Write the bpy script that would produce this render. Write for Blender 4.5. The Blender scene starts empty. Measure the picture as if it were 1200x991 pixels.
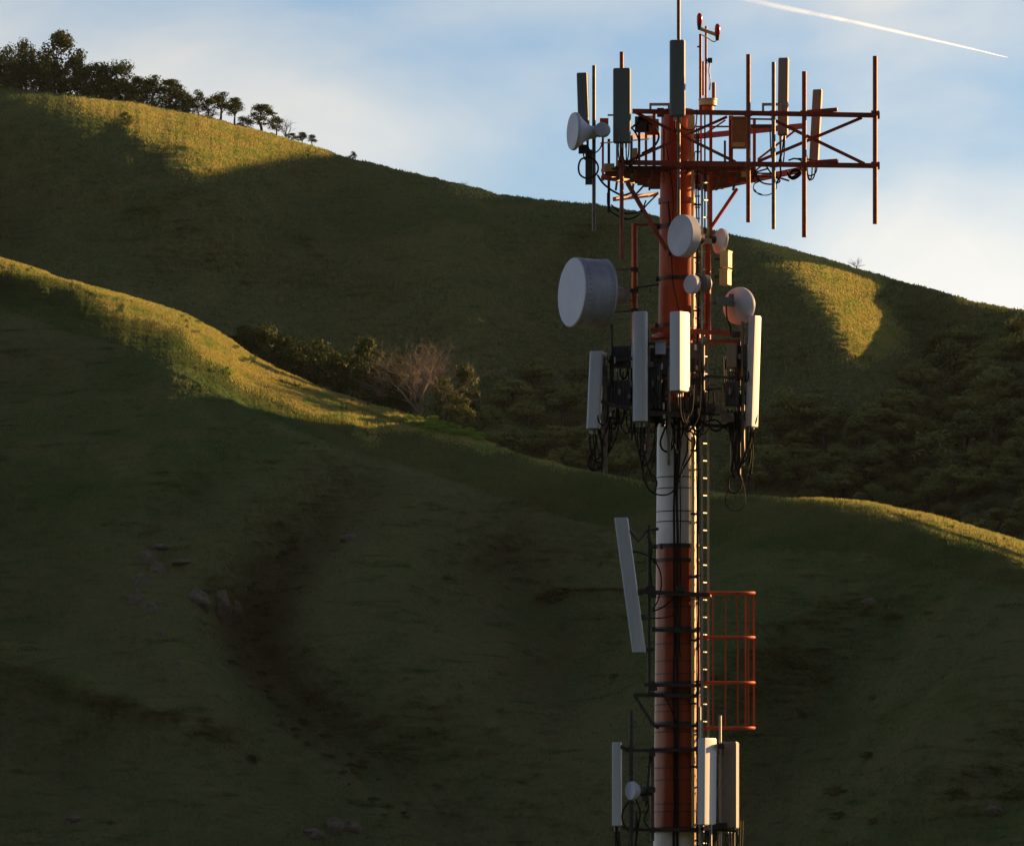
import bpy, math, random
import numpy as np
from mathutils import Vector

random.seed(7)
RNG = np.random.default_rng(7)
SC = bpy.context.scene
COL = SC.collection

# ------------------------------------------------------------------ camera
F = 7200.0            # focal length in photo pixels (photo 1200 x 991)
HZ = 1125.0           # photo row of eye level
cam_d = bpy.data.cameras.new("camera")
cam_d.sensor_fit = 'HORIZONTAL'
cam_d.sensor_width = 36.0
cam_d.lens = 36.0 * F / 1200.0
cam_d.shift_x = 0.0
cam_d.shift_y = (HZ - 495.5) / 1200.0
cam_d.clip_start = 1.0
cam_d.clip_end = 40000.0
cam = bpy.data.objects.new("camera", cam_d)
cam.location = (0, 0, 0)
cam.rotation_euler = (math.radians(90), 0, 0)
COL.objects.link(cam)
SC.camera = cam

# ------------------------------------------------------------------ light
SUN_AZ = math.radians(61.0)      # from +Y (view direction) towards +X (right)
SUN_EL = math.radians(13)
SUN_DIR = np.array([math.sin(SUN_AZ) * math.cos(SUN_EL), math.cos(SUN_AZ) * math.cos(SUN_EL), math.sin(SUN_EL)])
sun_d = bpy.data.lights.new("sun", 'SUN')
sun_d.energy = 5.0
sun_d.angle = math.radians(0.4)
sun_d.color = (1.0, 0.55, 0.19)
sun = bpy.data.objects.new("sun", sun_d)
sun.location = (60, 60, 60)
sun.rotation_euler = Vector(SUN_DIR).to_track_quat('Z', 'Y').to_euler()
COL.objects.link(sun)

CLOUD_TINT = (1.95, 1.86, 1.70)
w = bpy.data.worlds.new("World")
SC.world = w
w.use_nodes = True
nt = w.node_tree
nt.nodes.clear()
def N(t, **kw):
    n = nt.nodes.new(t)
    for k, v in kw.items(): setattr(n, k, v)
    return n
sky = N('ShaderNodeTexSky', sky_type='NISHITA', sun_disc=False)
sky.sun_elevation = SUN_EL
sky.sun_rotation = SUN_AZ
sky.altitude = 800.0
sky.air_density = 1.0
sky.dust_density = 0.3
sky.ozone_density = 3.5
tc = N('ShaderNodeTexCoord')
mp = N('ShaderNodeMapping')
mp.inputs['Scale'].default_value = (1.0, 1.0, 2.2)
mp.inputs['Location'].default_value = (3.29, 5.5, 1.654)
n1 = N('ShaderNodeTexNoise'); n1.inputs['Scale'].default_value = 9.0; n1.inputs['Detail'].default_value = 6.0; n1.inputs['Roughness'].default_value = 0.5; n1.inputs['Distortion'].default_value = 0.4
cr = N('ShaderNodeValToRGB')
cr.color_ramp.elements[0].position = 0.34; cr.color_ramp.elements[0].color = (0.14, 0.14, 0.14, 1)
cr.color_ramp.elements[1].position = 0.60; cr.color_ramp.elements[1].color = (0.85, 0.85, 0.85, 1)
mix = N('ShaderNodeMix', data_type='RGBA')
bwn = N('ShaderNodeRGBToBW'); cmul = N('ShaderNodeVectorMath', operation='MULTIPLY'); cmul.inputs[1].default_value = CLOUD_TINT
bgn = N('ShaderNodeBackground'); bgn.inputs['Strength'].default_value = 0.055
out = N('ShaderNodeOutputWorld')
L = nt.links.new
L(tc.outputs['Generated'], mp.inputs['Vector']); L(mp.outputs[0], n1.inputs['Vector'])
L(n1.outputs['Fac'], cr.inputs[0]); L(cr.outputs[0], mix.inputs[0])
L(sky.outputs[0], mix.inputs[6]); L(sky.outputs[0], bwn.inputs[0]); L(bwn.outputs[0], cmul.inputs[0]); L(cmul.outputs[0], mix.inputs[7]); L(mix.outputs[2], bgn.inputs[0]); L(bgn.outputs[0], out.inputs[0])

SC.view_settings.view_transform = 'Standard'
SC.view_settings.look = 'None'
SC.view_settings.exposure = 1.35
SC.view_settings.gamma = 1.0
SC.view_settings.use_curve_mapping = False
try:
    SC.cycles.max_bounces = 6
    SC.cycles.volume_bounces = 0
    SC.cycles.transparent_max_bounces = 12
    SC.cycles.use_denoising = True
except Exception: pass

# ------------------------------------------------------------------ helpers
TD = 120.0            # distance of the mast
def P(px, py, d=0.0):
    """point of the tower, d metres beyond the mast's axis plane"""
    y = TD + d
    return np.array([(px - 600.0) / F * y, y, (HZ - py) / F * y])
S = TD / F            # metres per photo pixel at the mast

def at(px, py, D):
    return np.stack([(px - 600.0) / F * D, D, (HZ - py) / F * D], axis=-1)

class MB:
    def __init__(s): s.v = []; s.f = []; s.sm = []
    def add(s, vs, fs, smooth=False):
        o = len(s.v); s.v += [tuple(map(float, p)) for p in vs]
        s.f += [tuple(i + o for i in f) for f in fs]; s.sm += [smooth] * len(fs)
        return s
    def box(s, c, h, ax=None):
        """c centre, h half sizes, ax three axes (rows)"""
        A = np.eye(3) if ax is None else np.array(ax, float)
        c = np.array(c, float)
        vs = [c + A[0]*h[0]*i + A[1]*h[1]*j + A[2]*h[2]*k for i in (-1,1) for j in (-1,1) for k in (-1,1)]
        fs = [(0,1,3,2),(4,6,7,5),(0,4,5,1),(2,3,7,6),(0,2,6,4),(1,5,7,3)]
        return s.add(vs, fs)
    def bar(s, a, b, w, t=None, up=(0,0,1)):
        """square or flat bar from a to b, w = height, t = width"""
        a = np.array(a, float); b = np.array(b, float); t = w if t is None else t
        d = b - a; L_ = np.linalg.norm(d); d = d / L_
        u = np.array(up, float)
        if abs(d @ u) > 0.95: u = np.array([0, 1.0, 0])
        r = np.cross(d, u); r /= np.linalg.norm(r); u = np.cross(r, d)
        return s.box((a+b)/2, (L_/2, t/2, w/2), (d, r, u))
    def tube(s, pts, r, n=8, caps=True):
        pts = [np.array(p, float) for p in pts]
        rs = r if isinstance(r, (list, tuple)) else [r]*len(pts)
        vs = []; fs = []
        d0 = pts[1]-pts[0]; d0 = d0/np.linalg.norm(d0)
        ref = np.array([0,0,1.0]) if abs(d0[2]) < .9 else np.array([0,1.0,0])
        for i, p in enumerate(pts):
            d = pts[min(i+1, len(pts)-1)] - pts[max(i-1, 0)]; d = d/(np.linalg.norm(d)+1e-9)
            u = ref - d*(ref@d); u /= np.linalg.norm(u)+1e-9; ref = u; v = np.cross(d, u)
            for k in range(n):
                a = 2*math.pi*k/n
                vs.append(p + rs[i]*(math.cos(a)*u + math.sin(a)*v))
        for i in range(len(pts)-1):
            for k in range(n):
                fs.append((i*n+k, i*n+(k+1)%n, (i+1)*n+(k+1)%n, (i+1)*n+k))
        s.add(vs, fs, True)
        if caps:
            o = len(s.v) - len(vs)
            s.f.append(tuple(o+k for k in range(n))[::-1]); s.f.append(tuple(o+(len(pts)-1)*n+k for k in range(n))); s.sm += [False, False]
        return s
    def lathe(s, c, axis, prof, n=32, smooth=True):
        """prof = [(distance along axis, radius)]"""
        c = np.array(c, float); d = np.array(axis, float); d /= np.linalg.norm(d)
        ref = np.array([0,0,1.0]) if abs(d[2]) < .9 else np.array([0,1.0,0])
        u = ref - d*(ref@d); u /= np.linalg.norm(u); v = np.cross(d, u)
        vs = []; fs = []
        for (h, r) in prof:
            for k in range(n):
                a = 2*math.pi*k/n
                vs.append(c + d*h + max(r, 1e-4)*(math.cos(a)*u + math.sin(a)*v))
        for i in range(len(prof)-1):
            for k in range(n):
                fs.append((i*n+k, i*n+(k+1)%n, (i+1)*n+(k+1)%n, (i+1)*n+k))
        return s.add(vs, fs, smooth)
    def prism(s, poly, lo, hi, smooth=False):
        """poly = list of xy points for bottom; lo/hi = (base point list) as full 3D rings"""
        n = len(lo)
        vs = list(lo) + list(hi)
        fs = [(k, (k+1) % n, n+(k+1) % n, n+k) for k in range(n)]
        s.add(vs, fs, smooth)
        o = len(s.v) - 2*n
        s.f.append(tuple(o+k for k in range(n))[::-1]); s.f.append(tuple(o+n+k for k in range(n))); s.sm += [False, False]
        return s
    def mesh(s, name, mat, base=(0,0,0)):
        me = bpy.data.meshes.new(name)
        b = np.array(base, float)
        me.from_pydata([tuple(np.array(p)-b) for p in s.v], [], s.f)
        me.polygons.foreach_set('use_smooth', s.sm)
        me.materials.append(mat); me.update()
        me.set_sharp_from_angle(angle=math.radians(32))
        return me

class Thing:
    def __init__(s, name, label, cat, base, group=None):
        s.base = np.array(base, float)
        o = bpy.data.objects.new(name, None); o.empty_display_size = 0.2
        o.location = tuple(s.base); COL.objects.link(o)
        o['label'] = label; o['category'] = cat
        if group: o['group'] = group
        s.o = o
    def part(s, name, mb, mat, label=None, parent=None, kind=None):
        o = bpy.data.objects.new(name, mb.mesh(name, mat, s.base) if isinstance(mb, MB) else mb)
        o.parent = parent or s.o; COL.objects.link(o)
        if label: o['label'] = label
        if kind: o['kind'] = kind
        return o

def solo(name, mb, mat, label, cat, base, group=None):
    o = bpy.data.objects.new(name, mb.mesh(name, mat, base)); o.location = tuple(base)
    COL.objects.link(o); o['label'] = label; o['category'] = cat
    if group: o['group'] = group
    return o

def spline(pts, n=6):
    """Catmull-Rom through 3D points"""
    p = [np.array(q, float) for q in pts]; p = [2*p[0]-p[1]] + p + [2*p[-1]-p[-2]]
    o = []
    for i in range(1, len(p)-2):
        for k in range(n):
            t = k/n
            o.append(0.5*((2*p[i]) + (-p[i-1]+p[i+1])*t + (2*p[i-1]-5*p[i]+4*p[i+1]-p[i+2])*t*t + (-p[i-1]+3*p[i]-3*p[i+1]+p[i+2])*t**3))
    o.append(p[-2]); return o

# ------------------------------------------------------------------ materials
def material(name, base, base2=None, rough=0.5, metal=0.0, scale=3.0, contrast=(0.35, 0.65), bump=0.0, bump_scale=20.0, streak=False, emit=None, trans=0.0, spec=0.5, coord='Object', detail=5.0):
    m = bpy.data.materials.new(name); m.use_nodes = True
    t = m.node_tree; t.nodes.clear(); ln = t.links.new
    def n(k, **kw):
        q = t.nodes.new(k)
        for a, b in kw.items(): setattr(q, a, b)
        return q
    bs = n('ShaderNodeBsdfPrincipled'); o = n('ShaderNodeOutputMaterial')
    bs.inputs['Roughness'].default_value = rough; bs.inputs['Metallic'].default_value = metal
    bs.inputs['Specular IOR Level'].default_value = spec
    tcn = n('ShaderNodeTexCoord'); mpn = n('ShaderNodeMapping')
    if streak: mpn.inputs['Scale'].default_value = (1, 1, 0.12)
    ln(tcn.outputs[coord], mpn.inputs['Vector'])
    no = n('ShaderNodeTexNoise'); no.inputs['Scale'].default_value = scale; no.inputs['Detail'].default_value = detail; no.inputs['Roughness'].default_value = 0.6
    ln(mpn.outputs[0], no.inputs['Vector'])
    r = n('ShaderNodeValToRGB')
    r.color_ramp.elements[0].position = contrast[0]; r.color_ramp.elements[1].position = contrast[1]
    r.color_ramp.elements[0].color = (*base, 1); r.color_ramp.elements[1].color = (*(base2 or base), 1)
    ln(no.outputs['Fac'], r.inputs[0]); ln(r.outputs[0], bs.inputs['Base Color'])
    if emit:
        bs.inputs['Emission Color'].default_value = (*emit[0], 1); bs.inputs['Emission Strength'].default_value = emit[1]
    if bump:
        n2 = n('ShaderNodeTexNoise'); n2.inputs['Scale'].default_value = bump_scale; n2.inputs['Detail'].default_value = 6.0
        ln(tcn.outputs[coord], n2.inputs['Vector'])
        b = n('ShaderNodeBump'); b.inputs['Strength'].default_value = min(bump, 1.0); b.inputs['Distance'].default_value = 0.02
        ln(n2.outputs['Fac'], b.inputs['Height']); ln(b.outputs[0], bs.inputs['Normal'])
    if trans > 0:
        tr = n('ShaderNodeBsdfTranslucent'); mx = n('ShaderNodeMixShader'); mx.inputs[0].default_value = trans
        ln(r.outputs[0], tr.inputs[0]); ln(bs.outputs[0], mx.inputs[1]); ln(tr.outputs[0], mx.inputs[2]); ln(mx.outputs[0], o.inputs[0])
    else:
        ln(bs.outputs[0], o.inputs[0])
    return m

M = {}
M['maroon'] = material('dark_red_lower_paint', (0.23, 0.032, 0.011), (0.34, 0.058, 0.018), rough=0.36, scale=2.2, streak=True, bump=0.2, bump_scale=9, spec=0.5)  # lower mast red, darker than the upper red
M['red'] = material('red_paint', (0.30, 0.036, 0.014), (0.50, 0.085, 0.024), spec=0.3, rough=0.48, scale=3.2, streak=True, bump=0.25, bump_scale=9)
M['red_dark'] = material('weathered_red_paint', (0.24, 0.028, 0.014), (0.34, 0.055, 0.02), rough=0.5, scale=5, bump=0.2)
M['rust'] = material('rusty_oxide_red_steel', (0.16, 0.028, 0.012), (0.30, 0.055, 0.02), rough=0.55, scale=4, bump=0.2)
M['white'] = material('white_mast_paint', (0.44, 0.46, 0.52), (0.66, 0.67, 0.72), rough=0.4, scale=3.4, streak=True, bump=0.2, bump_scale=9)
M['radome'] = material('pale_grey_radome', (0.38, 0.44, 0.56), (0.50, 0.55, 0.64), rough=0.42, scale=2.5, streak=True)
M['radome_dark'] = material('slate_grey_radome', (0.10, 0.12, 0.13), (0.14, 0.155, 0.165), rough=0.5, scale=2.5, streak=True)
M['radome_brown'] = material('warm_grey_radome', (0.20, 0.17, 0.155), (0.26, 0.22, 0.20), rough=0.5, scale=2.5, streak=True)
M['dish'] = material('white_dish_plastic', (0.36, 0.41, 0.58), (0.46, 0.50, 0.66), rough=0.45, scale=2.0, bump=0.1, bump_scale=5)
M['galv'] = material('galvanised_steel', (0.26, 0.26, 0.25), (0.38, 0.37, 0.35), rough=0.5, metal=0.5, scale=12)
M['pipe'] = material('weathered_grey_pipe', (0.10, 0.085, 0.075), (0.18, 0.15, 0.13), rough=0.45, metal=0.3, scale=10)
M['grate'] = material('dark_rusted_grating', (0.035, 0.012, 0.009), (0.075, 0.02, 0.012), rough=0.7, scale=8)
M['shroud'] = material('stained_grey_blue_shroud', (0.17, 0.21, 0.32), (0.31, 0.345, 0.47), rough=0.5, scale=3.5, streak=True, bump=0.2, bump_scale=6)
M['dark'] = material('dark_steel', (0.028, 0.026, 0.028), (0.055, 0.05, 0.05), rough=0.5, metal=0.2, scale=10)
M['cap'] = material('dark_grey_end_cap', (0.07, 0.07, 0.075), (0.10, 0.10, 0.105), rough=0.5)
M['rubber'] = material('black_cable_jacket', (0.010, 0.010, 0.011), (0.018, 0.017, 0.018), spec=0.2, rough=0.75, scale=8)
M['radio'] = material('dark_radio_casting', (0.045, 0.05, 0.065), (0.07, 0.075, 0.09), rough=0.55, scale=6)
M['cream'] = material('cream_and_sunlit_paint', (0.48, 0.36, 0.18), (0.60, 0.46, 0.25), rough=0.5, scale=6)
M['box_brown'] = material('ochre_brown_box', (0.17, 0.085, 0.03), (0.24, 0.12, 0.04), rough=0.6, scale=6)
M['lamp'] = material('red_lamp_lens', (0.42, 0.008, 0.010), (0.5, 0.012, 0.012), rough=0.15)
M['blue'] = material('pale_blue_casing', (0.22, 0.30, 0.45), (0.28, 0.36, 0.5), rough=0.5)
M['conduit'] = material('sun_yellow_conduit', (0.60, 0.40, 0.13), (0.72, 0.52, 0.20), rough=0.4, scale=4)  # yellow of the sun put into the colour of a white pipe

# ------------------------------------------------------------------ terrain
_T = RNG.random((256, 256))
def vnoise(x, y):
    x = np.asarray(x, float); y = np.asarray(y, float)
    xi = np.floor(x).astype(int); yi = np.floor(y).astype(int)
    fx = x - xi; fy = y - yi; fx = fx*fx*(3-2*fx); fy = fy*fy*(3-2*fy)
    a = _T[xi % 256, yi % 256]; b = _T[(xi+1) % 256, yi % 256]; c = _T[xi % 256, (yi+1) % 256]; d = _T[(xi+1) % 256, (yi+1) % 256]
    return (a*(1-fx)+b*fx)*(1-fy)+(c*(1-fx)+d*fx)*fy - 0.5
def fbm(x, y, o=4, g=0.5):
    s = 0; a = 1.0
    for i in range(o):
        s = s + a*vnoise(x*2**i + 17.3*i, y*2**i + 5.1*i); a *= g
    return s

FR = np.array([(-900,60),(-500,175),(-200,255),(0,303),(40,315),(70,326),(131,343),(169,352),(212,367),(265,393),(286,411),(322,431),(370,452),(404,465),(451,478),(500,494),(562,513),(608,533),(680,551),(760,565),(830,578),(880,582),(930,584),(973,585),(1001,587),(1040,593),(1082,602),(1128,613),(1160,623),(1200,636),(1300,675),(1500,750),(2000,900)], float)
BK = np.array([(-900,-60),(-400,40),(-150,86),(0,103),(60,108),(100,113),(160,121),(220,132),(293,150),(330,160),(367,172),(414,187),(440,192),(500,207),(540,215),(585,228),(640,235),(700,240),(770,252),(840,271),(909,287),(961,302),(1013,318),(1082,337),(1143,354),(1200,364),(1400,400),(1700,470),(2100,560)], float)
def smooth_interp(px, tab, r=14):
    return sum(np.interp(px + k, tab[:, 0], tab[:, 1]) for k in (-r, -r/2, 0, r/2, r)) / 5.0
def ridge_front(px):
    px = np.asarray(px, float)
    return smooth_interp(px, FR) + 1.6*fbm(px/23., px*0+3, 3) + 0.8*fbm(px/4.0, px*0+9, 2)
def ridge_back(px):
    px = np.asarray(px, float)
    return smooth_interp(px, BK) + 1.6*fbm(px/31., px*0+30, 3) + 1.0*fbm(px/5.0, px*0+40, 2)

def segdist(px, py, pts):
    """distance to a polyline in photo pixels, and its signed side (right of travel > 0)"""
    best = np.full(np.shape(px), 1e9); side = np.zeros(np.shape(px)); frac = np.zeros(np.shape(px))
    tot = sum(math.dist(pts[i], pts[i+1]) for i in range(len(pts)-1)); run = 0
    for i in range(len(pts)-1):
        (x0, y0), (x1, y1) = pts[i], pts[i+1]; dx, dy = x1-x0, y1-y0; l2 = dx*dx+dy*dy
        t = np.clip(((px-x0)*dx+(py-y0)*dy)/l2, 0, 1)
        q = np.hypot(px-x0-t*dx, py-y0-t*dy); c = (dx*(py-y0)-dy*(px-x0))
        m = q < best; best = np.where(m, q, best); side = np.where(m, np.sign(c), side); frac = np.where(m, (run + t*math.sqrt(l2))/tot, frac)
        run += math.sqrt(l2)
    return best, side, frac
def g(d, wd): return np.exp(-(d/wd)**2)
def fold(px, py, pts, amp, wd, taper=True):
    d, sd, fr = segdist(px, py, pts)
    a = amp*(np.sin(math.pi*np.clip(fr*0.94+0.03, 0, 1))**0.6 if taper else 1.0)
    return a*g(d, wd)
def sig(x): return 1/(1+np.exp(-np.clip(x, -40, 40)))

def depth_front(px, py, rg=None):
    px = np.asarray(px, float); py = np.asarray(py, float)
    r = ridge_front(px) if rg is None else rg
    t = np.maximum(py - r, 0)
    Dr = 880 - 0.02*(px-600) - 0.11*np.maximum(px-430, 0) + 10*np.sin(px/170.+0.5) + 10*fbm(px/260., px*0+1.5, 2)
    B = np.interp(px, [0, 110, 200, 330, 450, 560, 700, 900, 1000, 1100, 1200], [10, 18, 25, 20, 17, 14, 9, 8, 14, 20, 22])
    D = Dr - 0.22*t - B*np.tanh(np.sqrt(t/26.0))
    k = np.clip(t/60.0, 0, 1)
    # shoulder on the left, big gully, spurs
    D = D + fold(px, py, [(-80,345),(0,352),(60,362),(100,375)], 9, 26)
    D = D + k*fold(px, py, [(450,540),(400,590),(350,640),(310,690),(290,760),(325,830),(415,910),(545,1000)], 26, 46)
    D = D + k*fold(px, py, [(250,560),(190,640),(215,700),(270,740),(320,790)], 7, 30)
    D = D - k*fold(px, py, [(520,560),(440,650),(470,740),(560,820),(650,880),(760,960)], 14, 75)
    D = D - k*fold(px, py, [(190,765),(213,777),(267,817),(320,852),(400,917),(500,990),(560,1040)], 17, 34)
    D = D - k*fold(px, py, [(-60,740),(0,763),(89,795),(156,817),(249,848)], 11, 24)
    D = D + k*fold(px, py, [(690,620),(640,690),(690,760),(640,880)], 18, 70)
    D = D + k*fold(px, py, [(1120,680),(1010,790),(900,870),(860,1000)], 18, 70)
    D = D - k*fold(px, py, [(1240,740),(1120,850),(1040,960)], 12, 70)
    D = D - k*fold(px, py, [(930,610),(860,720),(800,830),(770,960)], 16, 70)
    ss = lambda a, b: (lambda q: q*q*(3-2*q))(np.clip((px-a)/(b-a), 0, 1))
    D = D - 17*np.clip((t-16)/55., 0, 1)*ss(-30, 330)*(1-ss(400, 560))
    # track cut along the crest
    D = D + 1.5*g(segdist(px, py, [(225,433),(262,440),(330,449),(400,474),(470,497),(530,508)])[0], 2.4)*np.clip(t/4, 0, 1)
    D = D + 1.0*g(segdist(px, py, [(1040,601),(1100,622),(1160,640),(1220,662)])[0], 2.0)*np.clip(t/4, 0, 1)
    D = D + 1.0*g(segdist(px, py, [(70,327),(110,349),(135,352)])[0], 3.0)*np.clip(t/4, 0, 1)
    # irregular ground
    amp = 0.25 + 0.75*np.clip(t/80., 0, 1)
    D = D + amp*(7*fbm(px/110., py/90., 3, 0.5) + 1.0*fbm(px/18., py/12., 3, .5))
    D = D + (0.15+0.85*np.clip(t/25., 0, 1))*(0.55*fbm(px/30., py/3.1, 3, .6) + 0.30*fbm(px/4.2, py/3.4, 2))
    return D

def depth_back(px, py, rg=None):
    px = np.asarray(px, float); py = np.asarray(py, float)
    r = ridge_back(px) if rg is None else rg
    t = np.maximum(py - r, 0)
    Dr = 1300 - 0.07*(px-600) - 0.22*np.maximum(px-1075, 0) + 12*np.sin(px/240.) + 12*fbm(px/300., px*0+8.5, 2)
    B = np.interp(px, [0, 150, 350, 560, 700, 900, 1000, 1200], [16, 22, 18, 22, 10, 16, 18, 10])
    D = Dr - 0.42*t - B*np.tanh(np.sqrt(t/22.0))
    k = np.clip(t/40.0, 0, 1)
    # spur with the sunlit shoulder, upper left: rises left of the patch, falls away to the right
    d, sd, fr = segdist(px, py, [(60,100),(150,165),(225,215),(300,330),(380,430)])
    D = D - 26*g(d, 95)*k**0.5*np.clip(1-(py-225)/110., 0, 1)
    D = D + k*fold(px, py, [(420,200),(330,260),(300,330),(330,400)], 14, 70)
    D = D - k*fold(px, py, [(560,225),(520,300),(560,380),(600,470)], 14, 70)
    D = D + k*fold(px, py, [(700,250),(690,330),(660,420),(640,520)], 18, 60)
    # spur and gully of the right-hand patch
    D = D - k**0.5*fold(px, py, [(880,280),(935,320),(975,380),(1010,440),(1040,500)], 20, 52)
    D = D + k**0.5*fold(px, py, [(1030,325),(1072,362),(1104,415),(1115,470),(1075,560)], 17, 42)
    D = D + k*fold(px, py, [(-40,190),(20,250),(60,310)], 14, 50)
    amp = 0.3 + 0.7*np.clip(t/60., 0, 1)
    D = D + amp*(9*fbm(px/95.+40, py/80., 3, 0.5) + 1.2*fbm(px/17., py/11.+60, 3, .5))
    D = D + (0.2+0.8*np.clip(t/20., 0, 1))*(0.9*fbm(px/28., py/3.2+9, 3, .6) + 0.5*fbm(px/3.8, py/3.1, 2))
    return D

def make_hill(name, ridge, depth, cols, rows_t, back, mat, floor_py):
    px = cols[None, :]; r = ridge(cols)[None, :]
    nt_ = len(rows_t)
    PY = r + rows_t[:, None]*(floor_py - r)
    PX = np.broadcast_to(px, PY.shape)
    D = depth(PX, PY, np.broadcast_to(r, PY.shape))
    front = at(PX, PY, D)                           # row 0 = ridge
    q = back[:, None]; Dr = D[0][None, :]
    slope0 = (HZ - r)/F
    dd = Dr + q
    zb = front[0, :, 2][None, :] + q*slope0 - 0.023*q*q/(1+q*0.036)
    backv = np.stack([(PX[0][None, :]-600)/F*dd, dd, zb + 0.6*fbm(PX[0][None, :]/7., q/5.)], -1)
    V = np.concatenate([backv[::-1], front], 0)     # far -> near
    nr, nc = V.shape[:2]
    me = grid_mesh(name, V, mat)
    o = bpy.data.objects.new(name, me); COL.objects.link(o); o['kind'] = 'structure'
    return o, V, len(back)

def grid_mesh(name, V, mat, flip=False):
    nr, nc = V.shape[:2]
    idx = np.arange(nr*nc).reshape(nr, nc)
    q = np.stack([idx[:-1, :-1], idx[1:, :-1], idx[1:, 1:], idx[:-1, 1:]], -1).reshape(-1, 4)
    if flip: q = q[:, ::-1]
    me = bpy.data.meshes.new(name)
    me.vertices.add(nr*nc); me.vertices.foreach_set('co', V.reshape(-1).astype(np.float32))
    me.loops.add(q.size); me.loops.foreach_set('vertex_index', q.reshape(-1).astype(np.int32))
    me.polygons.add(len(q)); me.polygons.foreach_set('loop_start', np.arange(0, q.size, 4, dtype=np.int32))
    me.polygons.foreach_set('loop_total', np.full(len(q), 4, np.int32))
    me.polygons.foreach_set('use_smooth', np.ones(len(q), bool))
    me.update(calc_edges=True); me.materials.append(mat)
    return me

def terrain_material(name, green, olive, dry_or_lit, earth, s):
    m = bpy.data.materials.new(name); m.use_nodes = True
    t = m.node_tree; t.nodes.clear(); ln = t.links.new
    def n(k, **kw):
        q = t.nodes.new(k)
        for a, b in kw.items(): setattr(q, a, b)
        return q
    def noise(scale, detail=5, rough=.55, vec=None, dist=0):
        q = n('ShaderNodeTexNoise'); q.inputs['Scale'].default_value = scale; q.inputs['Detail'].default_value = detail
        q.inputs['Roughness'].default_value = rough; q.inputs['Distortion'].default_value = dist
        ln(vec or geo.outputs['Position'], q.inputs['Vector']); return q
    def ramp(src, p0, p1):
        q = n('ShaderNodeMapRange'); q.inputs[1].default_value = p0; q.inputs[2].default_value = p1; q.clamp = True
        ln(src, q.inputs[0]); return q.outputs[0]
    def mixc(f, a, b):
        q = n('ShaderNodeMix', data_type='RGBA')
        ln(f, q.inputs[0])
        if isinstance(a, tuple): q.inputs[6].default_value = (*a, 1)
        else: ln(a, q.inputs[6])
        if isinstance(b, tuple): q.inputs[7].default_value = (*b, 1)
        else: ln(b, q.inputs[7])
        return q.outputs[2]
    geo = n('ShaderNodeNewGeometry')
    big = noise(0.014*s, 4, .6, dist=.6); mid = noise(0.09*s, 6, .65); fine = noise(0.9*s, 4, .7)
    mpg = n('ShaderNodeMapping'); mpg.inputs['Scale'].default_value = (0.25, 0.25, 1.6); ln(geo.outputs['Position'], mpg.inputs['Vector'])
    strat = noise(0.55*s, 4, .6, mpg.outputs[0], .3)
    c = mixc(ramp(big.outputs['Fac'], .42, .57), green, olive)
    c = mixc(ramp(mid.outputs['Fac'], .46, .70), c, dry_or_lit)
    c = mixc(ramp(fine.outputs['Fac'], .50, .80), c, earth)
    c2 = mixc(ramp(strat.outputs['Fac'], .56, .72), c, tuple(x*.5 for x in green))
    d = n('ShaderNodeBsdfDiffuse'); ln(c2, d.inputs[0])
    tr = n('ShaderNodeBsdfTranslucent'); ln(c2, tr.inputs[0])
    b = n('ShaderNodeBump'); b.inputs['Strength'].default_value = 1.0; b.inputs['Distance'].default_value = 0.9/s
    add = n('ShaderNodeMath', operation='ADD'); ln(fine.outputs['Fac'], add.inputs[0]); ln(strat.outputs['Fac'], add.inputs[1])
    ln(add.outputs[0], b.inputs['Height']); ln(b.outputs[0], d.inputs['Normal'])
    o = n('ShaderNodeOutputMaterial'); ln(d.outputs[0], o.inputs[0])
    return m

M['hill_front'] = terrain_material('near_hill_pasture', (0.040, 0.085, 0.030), (0.092, 0.100, 0.052), (0.105, 0.112, 0.055), (0.065, 0.068, 0.042), 1.0)
M['hill_back'] = terrain_material('far_hill_pasture', (0.065, 0.092, 0.045), (0.10, 0.108, 0.055), (0.11, 0.116, 0.06), (0.07, 0.072, 0.05), 0.75)
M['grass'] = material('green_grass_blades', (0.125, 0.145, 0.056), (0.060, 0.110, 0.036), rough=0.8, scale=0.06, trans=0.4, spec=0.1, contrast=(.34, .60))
M['grass_sunlit'] = material('sun_tinted_grass_blades', (0.33, 0.31, 0.11), (0.18, 0.27, 0.07), rough=0.8, scale=0.22, trans=0.5, spec=0.1, contrast=(.46, .66))  # golden blade copy for sunlit areas, sunlight put into its colour

cols_f = np.concatenate([np.arange(-900, -40, 20), np.arange(-40, 1240, 2.2), np.arange(1240, 2001, 20)])
u = np.linspace(0, 1, 330)
rows_f = 0.35*u**2 + 0.65*u**1.15; rows_f = rows_f/rows_f[-1]
hill_f, VF, nbf = make_hill('near_hill', ridge_front, depth_front, cols_f, rows_f, np.array([.6, 1.5, 3, 5, 8, 12, 18, 28, 45, 70, 100, 140, 190]), M['hill_front'], 1260.0)
u = np.linspace(0, 1, 300)
rows_b = 0.55*u**2.2 + 0.45*u**1.2; rows_b = rows_b/rows_b[-1]
hill_b, VB, nbb = make_hill('far_hill', ridge_back, depth_back, cols_f, rows_b, np.array([.8, 2, 4, 7, 12, 20, 35, 60, 100, 160, 260]), M['hill_back'], 1180.0)

# ground of the valley, one sheet to the horizon
gx = np.linspace(-6000, 6000, 61); gy = np.linspace(-3000, 12000, 61)
GX, GY = np.meshgrid(gx, gy[::-1]); GZ = -15 + 0*GX
go = bpy.data.objects.new('ground', grid_mesh('ground', np.stack([GX, GY, GZ], -1), M['hill_front'])); COL.objects.link(go); go['kind'] = 'structure'

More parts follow.
